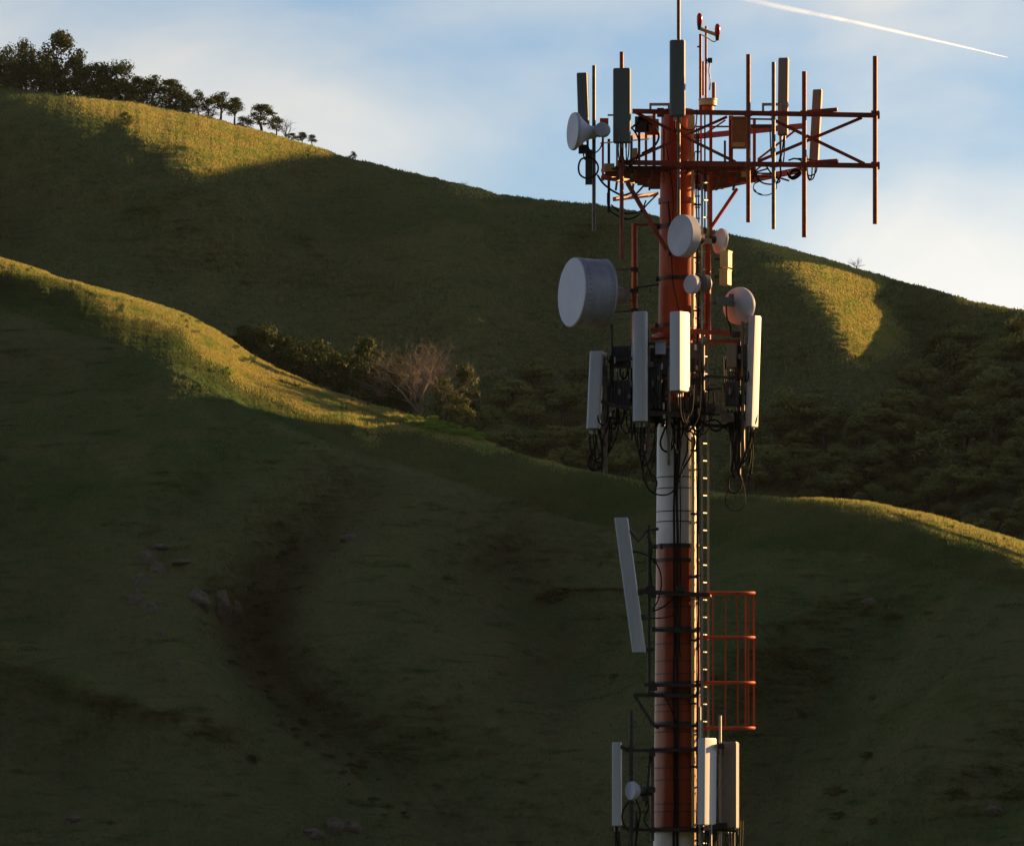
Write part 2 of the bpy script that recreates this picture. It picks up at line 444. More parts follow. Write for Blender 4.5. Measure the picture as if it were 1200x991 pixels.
# ---- unseen dark slope behind the camera, added to block low sky light
gx = np.linspace(-900, 900, 61); gy = np.array([60, 45, 25, 10, 0, -10, -25, -45, -70, -100, -140, -190, -250, -320, -400, -520, -700.])
GX, GY = np.meshgrid(gx, gy)
GZ = np.interp(GY, [-700, -520, -400, -320, -140, -25, 0, 45, 60], [260, 270, 235, 190, 72, 7, -1.8, -14.5, -16]) - 30*np.clip((np.abs(GX)-350)/500., 0, 1) + np.clip(-GY/90., 0, 1)*9*fbm(GX/60., GY/60., 4)
M['hill_wood'] = terrain_material('dark_blocker_slope', (0.014, 0.022, 0.012), (0.022, 0.030, 0.016), (0.030, 0.030, 0.020), (0.02, 0.018, 0.014), 1.0)
ob = bpy.data.objects.new('opposite_hill', grid_mesh('opposite_hill', np.stack([GX, GY, GZ], -1), M['hill_wood'])); COL.objects.link(ob); ob['kind'] = 'structure'

# ---- the mountain on the sun's side: its crest line shades the slopes
te = math.tan(SUN_EL); sa = np.array([math.sin(SUN_AZ), math.cos(SUN_AZ)]); sw = np.array([-sa[1], sa[0]])
def inpoly(px, py, poly):
    c = np.zeros(np.shape(px), bool); j = len(poly)-1
    for i in range(len(poly)):
        (x0, y0), (x1, y1) = poly[i], poly[j]
        c ^= ((y0 > py) != (y1 > py)) & (px < (x1-x0)*(py-y0)/((y1-y0) or 1e-9)+x0); j = i
    return c
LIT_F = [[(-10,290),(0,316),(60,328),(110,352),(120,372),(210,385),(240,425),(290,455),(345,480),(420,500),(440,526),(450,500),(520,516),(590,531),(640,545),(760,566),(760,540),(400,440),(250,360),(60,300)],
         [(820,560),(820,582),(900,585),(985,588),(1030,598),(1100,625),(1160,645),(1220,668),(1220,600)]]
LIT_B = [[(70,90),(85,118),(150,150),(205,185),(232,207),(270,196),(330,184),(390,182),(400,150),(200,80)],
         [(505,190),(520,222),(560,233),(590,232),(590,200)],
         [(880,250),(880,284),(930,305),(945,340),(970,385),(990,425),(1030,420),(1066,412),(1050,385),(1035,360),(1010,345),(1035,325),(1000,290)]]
def fit(V, nb, polys, w0, w1, step, wd_=lambda w: 0.8):
    Q = V[nb:]; px = 600 + Q[..., 0]/Q[..., 1]*F; py = HZ - Q[..., 2]/Q[..., 1]*F
    m = (px > -30) & (px < 1230) & (py < 1000)
    lit = np.zeros(px.shape, bool)
    for p_ in polys: lit |= inpoly(px, py, p_)
    Qs = Q.copy()
    for _ in range(2):
        Qs[1:-1, 1:-1] = (Qs[1:-1, 1:-1]*2+Qs[:-2, 1:-1]+Qs[2:, 1:-1]+Qs[1:-1, :-2]+Qs[1:-1, 2:])/6
    nn = np.cross(np.gradient(Qs, axis=1), np.gradient(Qs, axis=0)); nn /= np.linalg.norm(nn, axis=-1)[..., None]+1e-9
    nn *= np.sign(nn[..., 2:3])
    m &= (nn@SUN_DIR) > 0.0
    a = Q[..., 0]*sa[0]+Q[..., 1]*sa[1]; ww = Q[..., 0]*sw[0]+Q[..., 1]*sw[1]
    H = Q[..., 2] - te*a
    ws = np.arange(w0, w1, step); T = []
    for w_ in ws:
        s_ = m & (np.abs(ww-w_) < step*.8)
        if s_.sum() < 8: T.append(np.nan); continue
        h = H[s_]; l = lit[s_]
        o_ = np.argsort(h); h = h[o_]; l = l[o_]
        # threshold: everything above is lit; cost = lit below + dark above
        cost = np.concatenate([[0], np.cumsum(l)]) + wd_(w_)*np.concatenate([np.cumsum((~l)[::-1])[::-1], [0]])
        i = int(np.argmin(cost)); T.append(h[min(i, len(h)-1)] + (2.0 if i >= len(h) else 0.0))
    T = np.array(T); ok = ~np.isnan(T)
    return ws, np.interp(ws, ws[ok], T[ok])
HAZE = 0.000007

wsF, TF = fit(VF, nbf, LIT_F, 540, 830, 3.0, lambda w: 0.2 + 0.25/(1+math.exp(-(w-770)/8.)))
wsB, TB = fit(VB, nbb, LIT_B, 900, 1245, 3.0, lambda w: 0.3)
W_ = np.concatenate([wsF, wsB]); T_ = np.concatenate([TF, TB])
wg = np.arange(470, 1330, 2.5)
tg = np.interp(wg, W_, T_)
ker = np.array([1, 2, 3, 2, 1.]); ker /= ker.sum()
tg = np.convolve(np.pad(tg, 2, mode='edge'), ker, 'valid')
tg = tg - 5.0*np.exp(-((wg-1018)/18.)**2) - 2.0*np.exp(-((wg-1040)/12.)**2) + 4.0*np.exp(-((wg-1072)/9.)**2) + 3.5*np.exp(-((wg-1061)/5.)**2) - 2.5*np.exp(-((wg-732)/13.)**2) + 3.5*np.exp(-((wg-704)/7.)**2) + 3.0*np.exp(-((wg-782)/12.)**2) - 1.0*np.exp(-((wg-744)/7.)**2)
yc = (wg + 0.485*30)/(0.8746 - 0.485*0.128)
xc = 0.128*yc + 30
ac = xc*sa[0] + yc*sa[1]
zc = tg + te*ac
off = np.array([-260, -160, -100, -60, -36, -20, -10, -4, -1.5, 0, 1.5, 4, 10, 20, 40, 80, 150, 300])
V = np.zeros((len(wg), len(off), 3))
for j, o_ in enumerate(off):
    a_ = ac + o_
    V[:, j, 0] = a_*sa[0] + wg*sw[0]; V[:, j, 1] = a_*sa[1] + wg*sw[1]
    f_ = 1.9 if o_ < 0 else 0.62
    V[:, j, 2] = np.maximum(zc - (abs(o_)*f_ - (1-np.exp(-abs(o_)/6.))*2) + (0 if abs(o_) < 5 else 1)*(-.6+1.2*fbm(wg/30., wg*0+o_/25., 3)), -18)
hs = bpy.data.objects.new('side_hill', grid_mesh('side_hill', V[::-1], M['hill_back'])); COL.objects.link(hs); hs['kind'] = 'structure'

# ------------------------------------------------------------------ grass (tufts of real blades)
def surf(depth, px, py): return at(px, py, depth(px, py))
def blades(name, P3, h, wd, mat):
    n_ = len(P3)
    a = RNG.random(n_)*math.pi*2; lean = (RNG.random((n_, 2))-.5)*0.7
    dx = np.stack([np.cos(a), np.sin(a), np.zeros(n_)], -1)*wd[:, None]*0.5
    top = P3 + np.stack([lean[:, 0]*h, lean[:, 1]*h, h], -1)
    low = np.array([0, 0, -0.08])
    V = np.stack([P3-dx+low, P3+dx+low, top], 1).reshape(-1, 3)
    me = bpy.data.meshes.new(name)
    me.vertices.add(len(V)); me.vertices.foreach_set('co', V.reshape(-1).astype(np.float32))
    me.loops.add(len(V)); me.loops.foreach_set('vertex_index', np.arange(len(V), dtype=np.int32))
    me.polygons.add(n_); me.polygons.foreach_set('loop_start', np.arange(0, len(V), 3, dtype=np.int32)); me.polygons.foreach_set('loop_total', np.full(n_, 3, np.int32))
    me.update(calc_edges=True); me.materials.append(mat)
    o = bpy.data.objects.new(name, me); COL.objects.link(o); o['kind'] = 'stuff'
    return o
def scatter(n_, x0, x1, ridge, tmax, pw):
    px = x0 + RNG.random(n_)*(x1-x0); r = ridge(px); t = tmax*RNG.random(n_)**pw
    return px, r + t
def in_any(px, py, polys):
    m = np.zeros(px.shape, bool)
    for p_ in polys: m |= inpoly(px, py, p_)
    return m
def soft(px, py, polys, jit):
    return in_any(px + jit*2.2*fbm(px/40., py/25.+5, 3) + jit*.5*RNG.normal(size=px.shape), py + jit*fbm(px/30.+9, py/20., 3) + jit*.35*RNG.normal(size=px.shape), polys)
px, py = scatter(300000, -30, 1230, ridge_front, 60, 1.5)
px = np.append(px, RNG.random(150000)*330+90); py = np.append(py, ridge_front(px[-150000:])+RNG.random(150000)*42)
dry_or_lit = soft(px, py, LIT_F, 9) & (fbm(px/11., py/6., 3) > -.45)  # blades inside the sunlit outlines take the golden tone
def grass_obj(depth, px, py, h0, h1, w0, mat, lab):
    p3 = surf(depth, px, py)
    o = blades('grass', p3, h0+h1*RNG.random(len(px))**2, w0+w0*1.2*RNG.random(len(px)), mat); o['label'] = lab; o['category'] = 'grass'
grass_obj(depth_front, px[dry_or_lit], py[dry_or_lit], .13, .26, .11, M['grass_sunlit'], 'grass coloured golden as sunlit along the crest of the near hill')
px, py = px[~dry_or_lit], py[~dry_or_lit]; k_ = RNG.random(len(px)) < .55; px, py = px[k_], py[k_]
px2, py2 = scatter(190000, -30, 1230, ridge_front, 700, 0.95)
px = np.append(px, px2); py = np.append(py, py2); k_ = py < 1010; px, py = px[k_], py[k_]
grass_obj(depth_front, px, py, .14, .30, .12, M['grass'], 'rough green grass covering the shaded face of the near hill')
px, py = scatter(300000, -30, 1230, ridge_back, 330, 1.2)
dry_or_lit = soft(px, py, LIT_B, 12)  # far hill: golden tone again follows the sunlit outlines
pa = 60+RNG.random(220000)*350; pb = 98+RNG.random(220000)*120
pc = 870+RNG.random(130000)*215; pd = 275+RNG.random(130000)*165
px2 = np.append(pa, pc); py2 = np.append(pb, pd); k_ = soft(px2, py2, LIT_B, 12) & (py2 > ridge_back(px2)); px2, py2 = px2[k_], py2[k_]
grass_obj(depth_back, np.append(px[dry_or_lit], px2), np.append(py[dry_or_lit], py2), .17, .30, .17, M['grass_sunlit'], 'grass coloured golden as sunlit on the shoulders of the far hill')
grass_obj(depth_back, px[~dry_or_lit], py[~dry_or_lit], .2, .34, .18, M['grass'], 'rough green grass covering the shaded slopes of the far hill')

# ------------------------------------------------------------------ trees and shrubs
M['leaf'] = material('dark_tree_foliage', (0.024, 0.042, 0.012), (0.052, 0.078, 0.022), rough=0.7, scale=0.8, trans=0.25, spec=0.15)
M['leaf_olive'] = material('olive_tree_foliage', (0.060, 0.085, 0.024), (0.10, 0.12, 0.036), rough=0.7, scale=0.7, trans=0.25, spec=0.15)
M['leaf_wood'] = material('broadleaf_crowns', (0.105, 0.135, 0.042), (0.16, 0.18, 0.06), rough=0.7, scale=0.5, trans=0.25, spec=0.15)
M['leaf_wood_dark'] = material('dark_broadleaf_crowns', (0.060, 0.085, 0.028), (0.10, 0.125, 0.042), rough=0.7, scale=0.5, trans=0.25, spec=0.15)
M['leaf_sunlit'] = material('sun_brightened_fern_foliage', (0.13, 0.24, 0.03), (0.20, 0.30, 0.05), rough=0.7, scale=0.8, trans=0.4, spec=0.15)  # green raised to carry sunlight that misses these ferns
M['bark'] = material('grey_bark', (0.028, 0.024, 0.019), (0.055, 0.046, 0.038), rough=0.85, scale=2)
M['bark_pale'] = material('pale_bare_twigs', (0.15, 0.115, 0.085), (0.21, 0.165, 0.125), rough=0.85, scale=2)
M['rock'] = material('grey_brown_rock', (0.045, 0.043, 0.034), (0.085, 0.08, 0.062), rough=0.9, scale=1.2, bump=1.0, bump_scale=4)

def crown_mesh(name, mat, H, W, clumps, leaves, ls, low=0.25, flat=0.5, seed=0, rk=1.0, dome=False):
    """leaf-sized faces in clumps; base of trunk at the origin"""
    r = np.random.default_rng(seed); V = []
    for i in range(clumps):
        a = r.random()*6.283; rr = math.sqrt(r.random())*W*0.40; zz = low + (1-low)*(r.random()**0.8)
        env = 1.0 if zz < .6 else max(0.25, 1-(zz-.6)/.42*0.75)
        c = np.array([rr*math.cos(a)*env, rr*math.sin(a)*env, zz*H*0.93]); R = W*(0.13+0.12*r.random())*rk
        if dome:
            e_ = math.asin(r.random()**.9); c = np.array([W*.36*math.cos(e_)*math.cos(a), W*.36*math.cos(e_)*math.sin(a), H*(.32+.50*math.sin(e_))])
        n_ = int(leaves*(0.6+0.8*r.random()))
        d = r.normal(size=(n_, 3)); d /= np.linalg.norm(d, axis=1)[:, None]
        p = c + d*(R*(0.55+0.5*r.random((n_, 1))))*np.array([1, 1, flat])
        u = r.normal(size=(n_, 3)); u -= d*np.sum(u*d, 1)[:, None]*0.7; u /= np.linalg.norm(u, axis=1)[:, None]
        v = np.cross(d, u); v /= np.linalg.norm(v, axis=1)[:, None]+1e-6
        s_ = ls*(0.6+0.8*r.random((n_, 1)))
        V.append(np.stack([p+u*s_, p-u*s_*.5+v*s_*.8, p-u*s_*.5-v*s_*.8], 1).reshape(-1, 3))
    V = np.concatenate(V); nf = len(V)//3
    me = bpy.data.meshes.new(name)
    me.vertices.add(len(V)); me.vertices.foreach_set('co', V.reshape(-1).astype(np.float32))
    me.loops.add(len(V)); me.loops.foreach_set('vertex_index', np.arange(len(V), dtype=np.int32))
    me.polygons.add(nf); me.polygons.foreach_set('loop_start', np.arange(0, len(V), 3, dtype=np.int32)); me.polygons.foreach_set('loop_total', np.full(nf, 3, np.int32))
    me.update(calc_edges=True); me.materials.append(mat); return me

def branches(mb, p, d, L_, r, depth, rnd, spread=0.55, up=0.15, n=3, kids=3):
    p2 = p + d*L_*0.55 + np.array([rnd.normal(), rnd.normal(), 0])*L_*.04; p3 = p + d*L_
    mb.tube([p, p2, p3], [r, r*.8, r*.6], n=n if depth < 3 else 5, caps=False)
    if depth == 0: return
    for k in range(kids):
        e = d + spread*np.array([rnd.normal(), rnd.normal(), rnd.normal()*.5]) + np.array([0, 0, up]); e /= np.linalg.norm(e)
        branches(mb, p3 if k % 2 else p2, e, L_*(0.62+.25*rnd.random()), r*.58, depth-1, rnd, spread, up, n, kids)
def trunk_mesh(name, mat, H, W, seed=0, depth=2, r0=None):
    rnd = np.random.default_rng(seed); mb = MB()
    r0 = r0 or 0.03*H
    p = np.array([0, 0, -0.8]); top = np.array([rnd.normal()*.04*H, 0, H*.42])
    mb.tube([p, (p+top)/2+np.array([.03*H*rnd.normal(), 0, 0]), top], [r0*1.25, r0, r0*.75], n=7, caps=False)
    for k in range(4):
        a = rnd.random()*6.28; d = np.array([math.cos(a)*.6*W/H, math.sin(a)*.6*W/H, .8]); d /= np.linalg.norm(d)
        branches(mb, top - np.array([0, 0, H*.1*k*.5]), d, H*.28, r0*.55, depth-1, rnd)
    return mb.mesh(name, mat)
CR = {}
def tree_kit(kind, v):
    k = (kind, v)
    if k in CR: return CR[k]
    H, W = 10.0, 8.0
    if kind == 'broad':   c = crown_mesh('crown', M['leaf'], H, W, 26, 75, 0.26, .22, .6, 10+v)
    elif kind == 'umbrella': c = crown_mesh('crown', M['leaf'], H, W, 20, 85, 0.26, .42, .62, 30+v)
    elif kind == 'olive': c = crown_mesh('crown', M['leaf_olive'], H, W, 24, 75, 0.27, .15, .6, 50+v)
    elif kind == 'dense': c = crown_mesh('crown', M['leaf'], H, W*1.05, 34, 75, 0.25, .0, .9, 130+v)
    elif kind == 'wood':  c = crown_mesh('crown', M['leaf_wood'] if v % 3 else M['leaf_wood_dark'], H, W, 17, 190, 0.24, .12, .9, 70+v, rk=1.05, dome=True)
    elif kind == 'shrub': c = crown_mesh('foliage', M['leaf'] if v % 2 else M['leaf_olive'], H, W*1.6, 16, 60, 0.55, .0, .7, 90+v)
    elif kind == 'fern':  c = crown_mesh('foliage', M['leaf_sunlit'], H, W*1.9, 14, 60, 0.6, .0, .7, 110+v)
    t = trunk_mesh('trunk', M['bark'], H, W, 200+v)
    CR[k] = (t, c); return CR[k]
def put_tree(kind, v, p, h, wd, label, group, cat='tree', name='tree', rot=0.0):
    t, c = tree_kit(kind, v)
    o = bpy.data.objects.new(name, None); o.empty_display_size = .3; o.location = tuple(p); o.scale = (wd/8.0, wd/8.0, h/10.0)
    o.rotation_euler = (0, 0, rot); COL.objects.link(o)
    o['label'] = label; o['category'] = cat
    if group: o['group'] = group
    a = bpy.data.objects.new('trunk' if kind not in ('shrub', 'fern') else 'stem', t); a.parent = o; COL.objects.link(a)
    b = bpy.data.objects.new(c.name.split('.')[0], c); b.parent = o; COL.objects.link(b)
    return o
def pt_back(px, py): 
    px = np.array([px*1.0]); py = np.array([py*1.0]); r = ridge_back(px)
    return at(px, np.maximum(py, r+.5), depth_back(px, np.maximum(py, r+.5)))[0]
def pt_front(px, py):
    px = np.array([px*1.0]); py = np.array([py*1.0]); r = ridge_front(px)
    return at(px, np.maximum(py, r+.5), depth_front(px, np.maximum(py, r+.5)))[0]
def behind(px, q, ridge, depth):
    px = np.array([px*1.0]); r = ridge(px); D = depth(px, r)[0]; s0 = (HZ-r[0])/F
    return np.array([(px[0]-600)/F*(D+q), D+q, s0*D + q*s0 - 0.023*q*q/(1+q*.036)])

_O = ['first','second','third','fourth','fifth','sixth','seventh','eighth','ninth','tenth','eleventh','twelfth','thirteenth','fourteenth','fifteenth','sixteenth','seventeenth','eighteenth','nineteenth']
_TN = {20:'twent', 30:'thirt', 40:'fort', 50:'fift', 60:'sixt'}
def ordw(n):
    if n <= 19: return _O[n-1]
    t_, u_ = n//10*10, n % 10
    return _TN[t_]+'ieth' if u_ == 0 else _TN[t_]+'y-'+_O[u_-1]
# skyline trees: px, top row, width px, kind, label
SKY = [(8,52,34,'broad','leftmost skyline tree, dark round crown cut by the photo edge'),
 (30,49,36,'broad','dark dense tree second from the left end of the hilltop wood'),
 (52,60,30,'umbrella','dark tree with a lower crown just left of the tallest hilltop tree'),
 (69,40,48,'broad','tallest dark tree of the hilltop wood, with a high rounded crown'),
 (90,54,28,'umbrella','slim dark tree just right of the tallest hilltop tree'),
 (104,76,26,'broad','low dark tree filling the dip right of the tallest hilltop trees'),
 (121,73,34,'umbrella','flat topped dark tree in the middle of the hilltop wood'),
 (141,73,34,'broad','round dark tree in the middle of the hilltop wood, right of the flat topped one'),
 (160,90,28,'broad','low dark tree before the right part of the hilltop wood'),
 (178,88,32,'umbrella','spreading dark tree with sky showing under its crown, right part of the hilltop wood'),
 (199,92,38,'umbrella','wide layered dark tree near the right end of the closed hilltop wood'),
 (214,108,26,'broad','last low dark tree at the right end of the closed hilltop wood'),
 (233,105,19,'umbrella','narrow dark tree just right of the gap in the skyline wood'),
 (244,118,20,'broad','short bushy tree between the narrow tree and the round crowned one on the skyline'),
 (258,105,30,'umbrella','round crowned skyline tree on a visible bare trunk'),
 (275,116,24,'umbrella','skyline tree with a slanting open crown beside the round crowned one'),
 (285,136,22,'broad','low dark bushy tree at the foot of the open crowned skyline trees'),
 (307,124,34,'broad','dense dark skyline tree just left of the leafless one'),
 (324,134,18,'umbrella','small dark tree leaning by the leafless skyline tree'),
 (341,158,16,'broad','very low dark shrubby tree just below the leafless skyline tree'),
 (354,154,15,'umbrella','small skyline tree with thin twin crown, left of the last two'),
 (366,160,13,'umbrella','small round tree near the lower end of the skyline tree row'),
 (414,177,9,'umbrella','tiny lone tree by itself on the skyline right of the tree row')]
for i, (px_, top, wp, kd, lb) in enumerate(SKY):
    b = behind(px_, 3.0 if i % 2 else 6.0, ridge_back, depth_back)
    r = float(ridge_back(np.array([px_*1.0]))[0]); ppm = F/b[1]
    h = (r + 3 - top)/ppm; b[2] -= 0.0
    put_tree('dense' if kd == 'broad' and i < 17 else kd, i % 5, b, h, wp/ppm*1.30, lb, 'trees along the top of the far hill', rot=i*1.3)
for i, px_ in enumerate([2,14,25,38,47,60,75,84,97,110,118,131,146,153,168,187,206,221]):
    b = behind(px_, -1.5 if i % 2 else 2.0, ridge_back, depth_back); b[2] = min(b[2], pt_back(px_, float(ridge_back(np.array([px_*1.0]))[0])+1.5)[2]) if i % 2 else b[2]
    put_tree('dense', i % 5, b, (40-px_*.09)/5.4, 38/5.4, '%s low dark undergrowth tree from the left under the hilltop wood' % ordw(i+1), 'undergrowth under the hilltop wood', rot=i*2.1)

def bare_tree(p, h, wd, seed, label, name='bare_tree', depth=5, mat='bark_pale', r0=None):
    rnd = np.random.default_rng(seed); t = Thing(name, label, 'tree', p)
    mb = MB(); r0 = r0 or h*.03; q = np.array(p, float)
    top = q + np.array([0, 0, h*.16]); mb.tube([q-np.array([0,0,.6]), top], [r0*1.2, r0], n=8, caps=False)
    t.part('trunk', mb, M[mat])
    cr_ = MB()
    for k in range(7):
        a = k/7*6.28+rnd.random(); q_ = .35 if k == 0 else .6+.6*rnd.random(); e = np.array([math.cos(a)*wd/h*q_, math.sin(a)*wd/h*q_, .75]); e /= np.linalg.norm(e)
        branches(cr_, top - np.array([0, 0, h*.02*k]), e, h*.27, r0*.6, depth-1, rnd, .55, .05, 3, 3)
    t.part('branches', cr_, M[mat]); return t
b = behind(335, 3, ridge_back, depth_back); bare_tree(b, 36/5.5, 22/5.5, 3, 'leafless tree with a fan of fine twigs at the end of the skyline wood', depth=4, mat='bark', r0=.12)
b = behind(1004, 2, ridge_back, depth_back); bare_tree(b, 21/5.8, 26/5.8, 4, 'small leafless shrub tree alone on the right skyline', depth=4, mat='bark', r0=.08)
b = behind(545, 2, ridge_back, depth_back); bare_tree(b, 11/5.6, 34/5.6, 5, 'low leafless bush on the skyline in the middle of the far hill', depth=3, mat='bark', r0=.06)
b = behind(492, 7, ridge_front, depth_front); bare_tree(b, 128/8.4, 84/8.4, 8, 'big leafless tree with a wide pinkish fan of twigs behind the near ridge', depth=7, r0=.26)

# hedge-like wood behind the near ridge
HEDGE = [(272,392,34,'broad'),(288,382,36,'broad'),(308,384,34,'broad'),(328,388,34,'broad'),(350,396,36,'olive'),(372,402,34,'broad'),(392,408,34,'olive'),(412,412,30,'broad'),(432,404,36,'olive'),(452,412,34,'olive'),(470,418,30,'broad')]
for i, (px_, top, wp, kd) in enumerate(HEDGE):
    b = behind(px_, 6.0+3*(i % 2), ridge_front, depth_front); ppm = F/b[1]
    h = (HZ - top)/ppm - b[2]
    put_tree('dense', i % 5, b, h*(.92+.1*(i % 3)), wp/ppm*1.5, '%s bushy tree from the left in the hedge-like row behind the near ridge' % ordw(i+1), 'hedge-like row behind the near ridge', rot=i*1.7)
for i, (px_, top, wp, kd, lb) in enumerate([(520,440,34,'olive','open olive tree just right of the big leafless tree'),(543,462,32,'olive','smaller olive tree two places right of the big leafless tree'),(545,425,40,'broad','tall dark tree behind the olive trees right of the big leafless tree'),(566,482,26,'olive','last low shrubby tree where the row meets the near ridge'),(460,440,30,'broad','dark low tree left of the big leafless tree trunk')]):
    b = behind(px_, 8.0 if i != 2 else 16., ridge_front, depth_front); ppm = F/b[1]
    put_tree(kd, (i+1) % 5, b, (HZ-top)/ppm - b[2], wp/ppm*1.15, lb, 'trees round the big leafless tree', rot=i)

# wood in the gully of the far hill
POLY = [(1060,455),(1110,405),(1150,385),(1230,380),(1230,650),(1150,628),(1050,598),(960,586),(880,584),(850,560),(880,505),(950,480),(1010,500)]
POLY2 = [(560,495),(600,440),(650,420),(700,440),(760,470),(760,570),(640,548),(590,528)]
pts = []
rr = random.Random(5)
for (poly, n_, sp) in ((POLY, 70, 25), (POLY2, 22, 25)):
    tries = 0; cnt = 0
    while cnt < n_ and tries < 9000:
        tries += 1
        x, y = (rr.uniform(840, 1240), rr.uniform(380, 660)) if poly is POLY else (rr.uniform(555, 765), rr.uniform(420, 575))
        if not inpoly(np.array([x]), np.array([y]), poly)[0]: continue
        if any(math.hypot((x-a)*.8, y-b) < sp*.82 for a, b, _ in pts): continue
        pts.append((x, y, poly is POLY)); cnt += 1
pts.sort(key=lambda q: (q[2], int(q[1]//32), q[0])); rowc = {}
rows_r = sorted({int(q[1]//32) for q in pts if q[2]}); rows_l = sorted({int(q[1]//32) for q in pts if not q[2]})
for i, (x, y, right) in enumerate(pts):
    kk = (right, int(y//32)); rowc[kk] = rowc.get(kk, 0)+1; ri = (rows_r if right else rows_l).index(kk[1])+1
    p = pt_back(x, y+12); ppm = F/p[1]
    sz = rr.uniform(32, 62)/ppm
    if right:
        put_tree('wood', i % 8, p, sz*rr.uniform(.75, 1.0), sz*1.15, '%s round crown from the left in the %s row down of the right-hand wood' % (ordw(rowc[kk]), ordw(ri)), 'trees of the shaded wood at the right', rot=i)
    else:
        put_tree('wood', (i*2+1) % 8, p, sz*.8, sz*1.2, '%s dark tree from the left, %s row down, in the valley thicket' % (ordw(rowc[kk]), ordw(ri)), 'trees of the valley thicket', rot=i)
put_tree('olive', 1, pt_back(147, 149), 3.2, 3.8, 'lone olive shrub on the sunlit shoulder below the skyline wood', None, 'shrub', 'shrub')

# bright undergrowth on the crest, dark shrubs on the slopes
for i in range(26):
    x = 478 + i*3.4 + rr.uniform(-2, 2); r = float(ridge_front(np.array([x]))[0])
    p = pt_front(x, r + rr.uniform(1, 13)*(1-(x-478)/140)); s_ = rr.uniform(7, 13)/8.4
    put_tree('fern', i % 4, p, s_*.8, s_*1.0, '%s bright green bush from the left on the near crest below the leafless tree' % ordw(i+1), 'bright bushes on the near crest', 'bush', 'bush', i*1.1)
SH = [(645,697,44,'round dark scrub patch alone in the middle of the near hill face'),(682,452,1,''),(1012,716,30,'dark scrub clump highest on the right of the near hill'),(1045,724,26,'dark scrub clump just right of the highest one on the near hill'),(968,794,28,'long dark scrub clump right of the ladder cage'),(942,838,16,'small round shrub below the long scrub clump'),(1023,817,14,'small dark shrub alone right of the long scrub clump'),
 (1016,886,24,'flat dark shrub in the lower right of the near hill'),(978,926,30,'flat dark scrub strip near the bottom right of the mast'),(982,955,22,'round shrub below the flat scrub strip near the bottom'),(1022,962,20,'round shrub beside the bottom one, right of it'),(1122,930,30,'dark round thicket near the right bottom corner'),(1168,900,34,'tall dark thicket at the right edge near the bottom'),(915,735,20,'dark scrub spot just right of the ladder cage top'),(1186,930,36,'dark thicket touching the right edge of the photo near the bottom'),
 (296,888,18,'low shrub on the lower left slope'),(240,842,15,'small dark shrub on the lower left spur'),(270,776,16,'small dark shrub in the gully below the rocks'),(345,632,22,'dark shrub at the head of the deep gully'),(330,650,20,'dark shrub just below the head of the deep gully'),(130,963,12,'small shrub beside the boulder at the bottom left'),(720,792,16,'shrub left of the mast below the tilted antenna'),(588,832,14,'little shrub in the hollow at the foot of the green spur')]
for i, (x, y, wp, lb) in enumerate(SH):
    if not lb: continue
    p = pt_front(x, y+wp*.2); ppm = F/p[1]
    put_tree('shrub', i % 4, p, wp/ppm*.42, wp/ppm*.7, lb, 'shrubs scattered on the near hill', 'shrub', 'shrub', i*2.)

gpts = []
GUL = [(340,640),(312,665),(298,700),(290,740),(298,780),(316,815),(350,855),(392,890),(436,925),(486,965)]  # dark scrub added along this line to deepen the gully's shade
for i in range(46):
    f_ = rr.random()**.8*(len(GUL)-1); a_ = int(f_); b_ = min(a_+1, len(GUL)-1); f_ -= a_
    x = GUL[a_][0]*(1-f_)+GUL[b_][0]*f_ + rr.gauss(0, 13); y = GUL[a_][1]*(1-f_)+GUL[b_][1]*f_ + rr.gauss(0, 13)
    gpts.append((y, x))
for i, (y, x) in enumerate(sorted(gpts)):
    p = pt_front(x, y); ppm = F/p[1]; wp = rr.uniform(9, 20)
    put_tree('shrub', i % 4, p, wp/ppm*.30, wp/ppm*.62, '%s dark scrub bush from the top, added to darken the deep gully, lower left' % ordw(i+1), 'scrub along the deep gully', 'shrub', 'shrub', i*2.)
def boulder(px_, py_, wp, hp, lb, seed):
    p = pt_front(px_, py_); ppm = F/p[1]; p[2] -= hp/ppm*.18
    import bmesh
    bm = bmesh.new(); bmesh.ops.create_icosphere(bm, subdivisions=3, radius=1.0)
    R_ = np.random.default_rng(seed); o3 = R_.random(3)*50
    for v in bm.verts:
        c = np.array(v.co); k = 1 + .5*float(fbm(c[0]*1.3+o3[0], c[1]*1.3+c[2]*1.9+o3[1], 3))
        v.co = Vector((c[0]*wp/ppm*.5*k, c[1]*wp/ppm*.5*k, c[2]*hp/ppm*.55*k))
    me = bpy.data.meshes.new('boulder'); bm.to_mesh(me); bm.free(); me.materials.append(M['rock'])
    o = bpy.data.objects.new('boulder', me); o.location = tuple(p); COL.objects.link(o)
    o['label'] = lb; o['category'] = 'boulder'; o['group'] = 'rocks on the near hill'
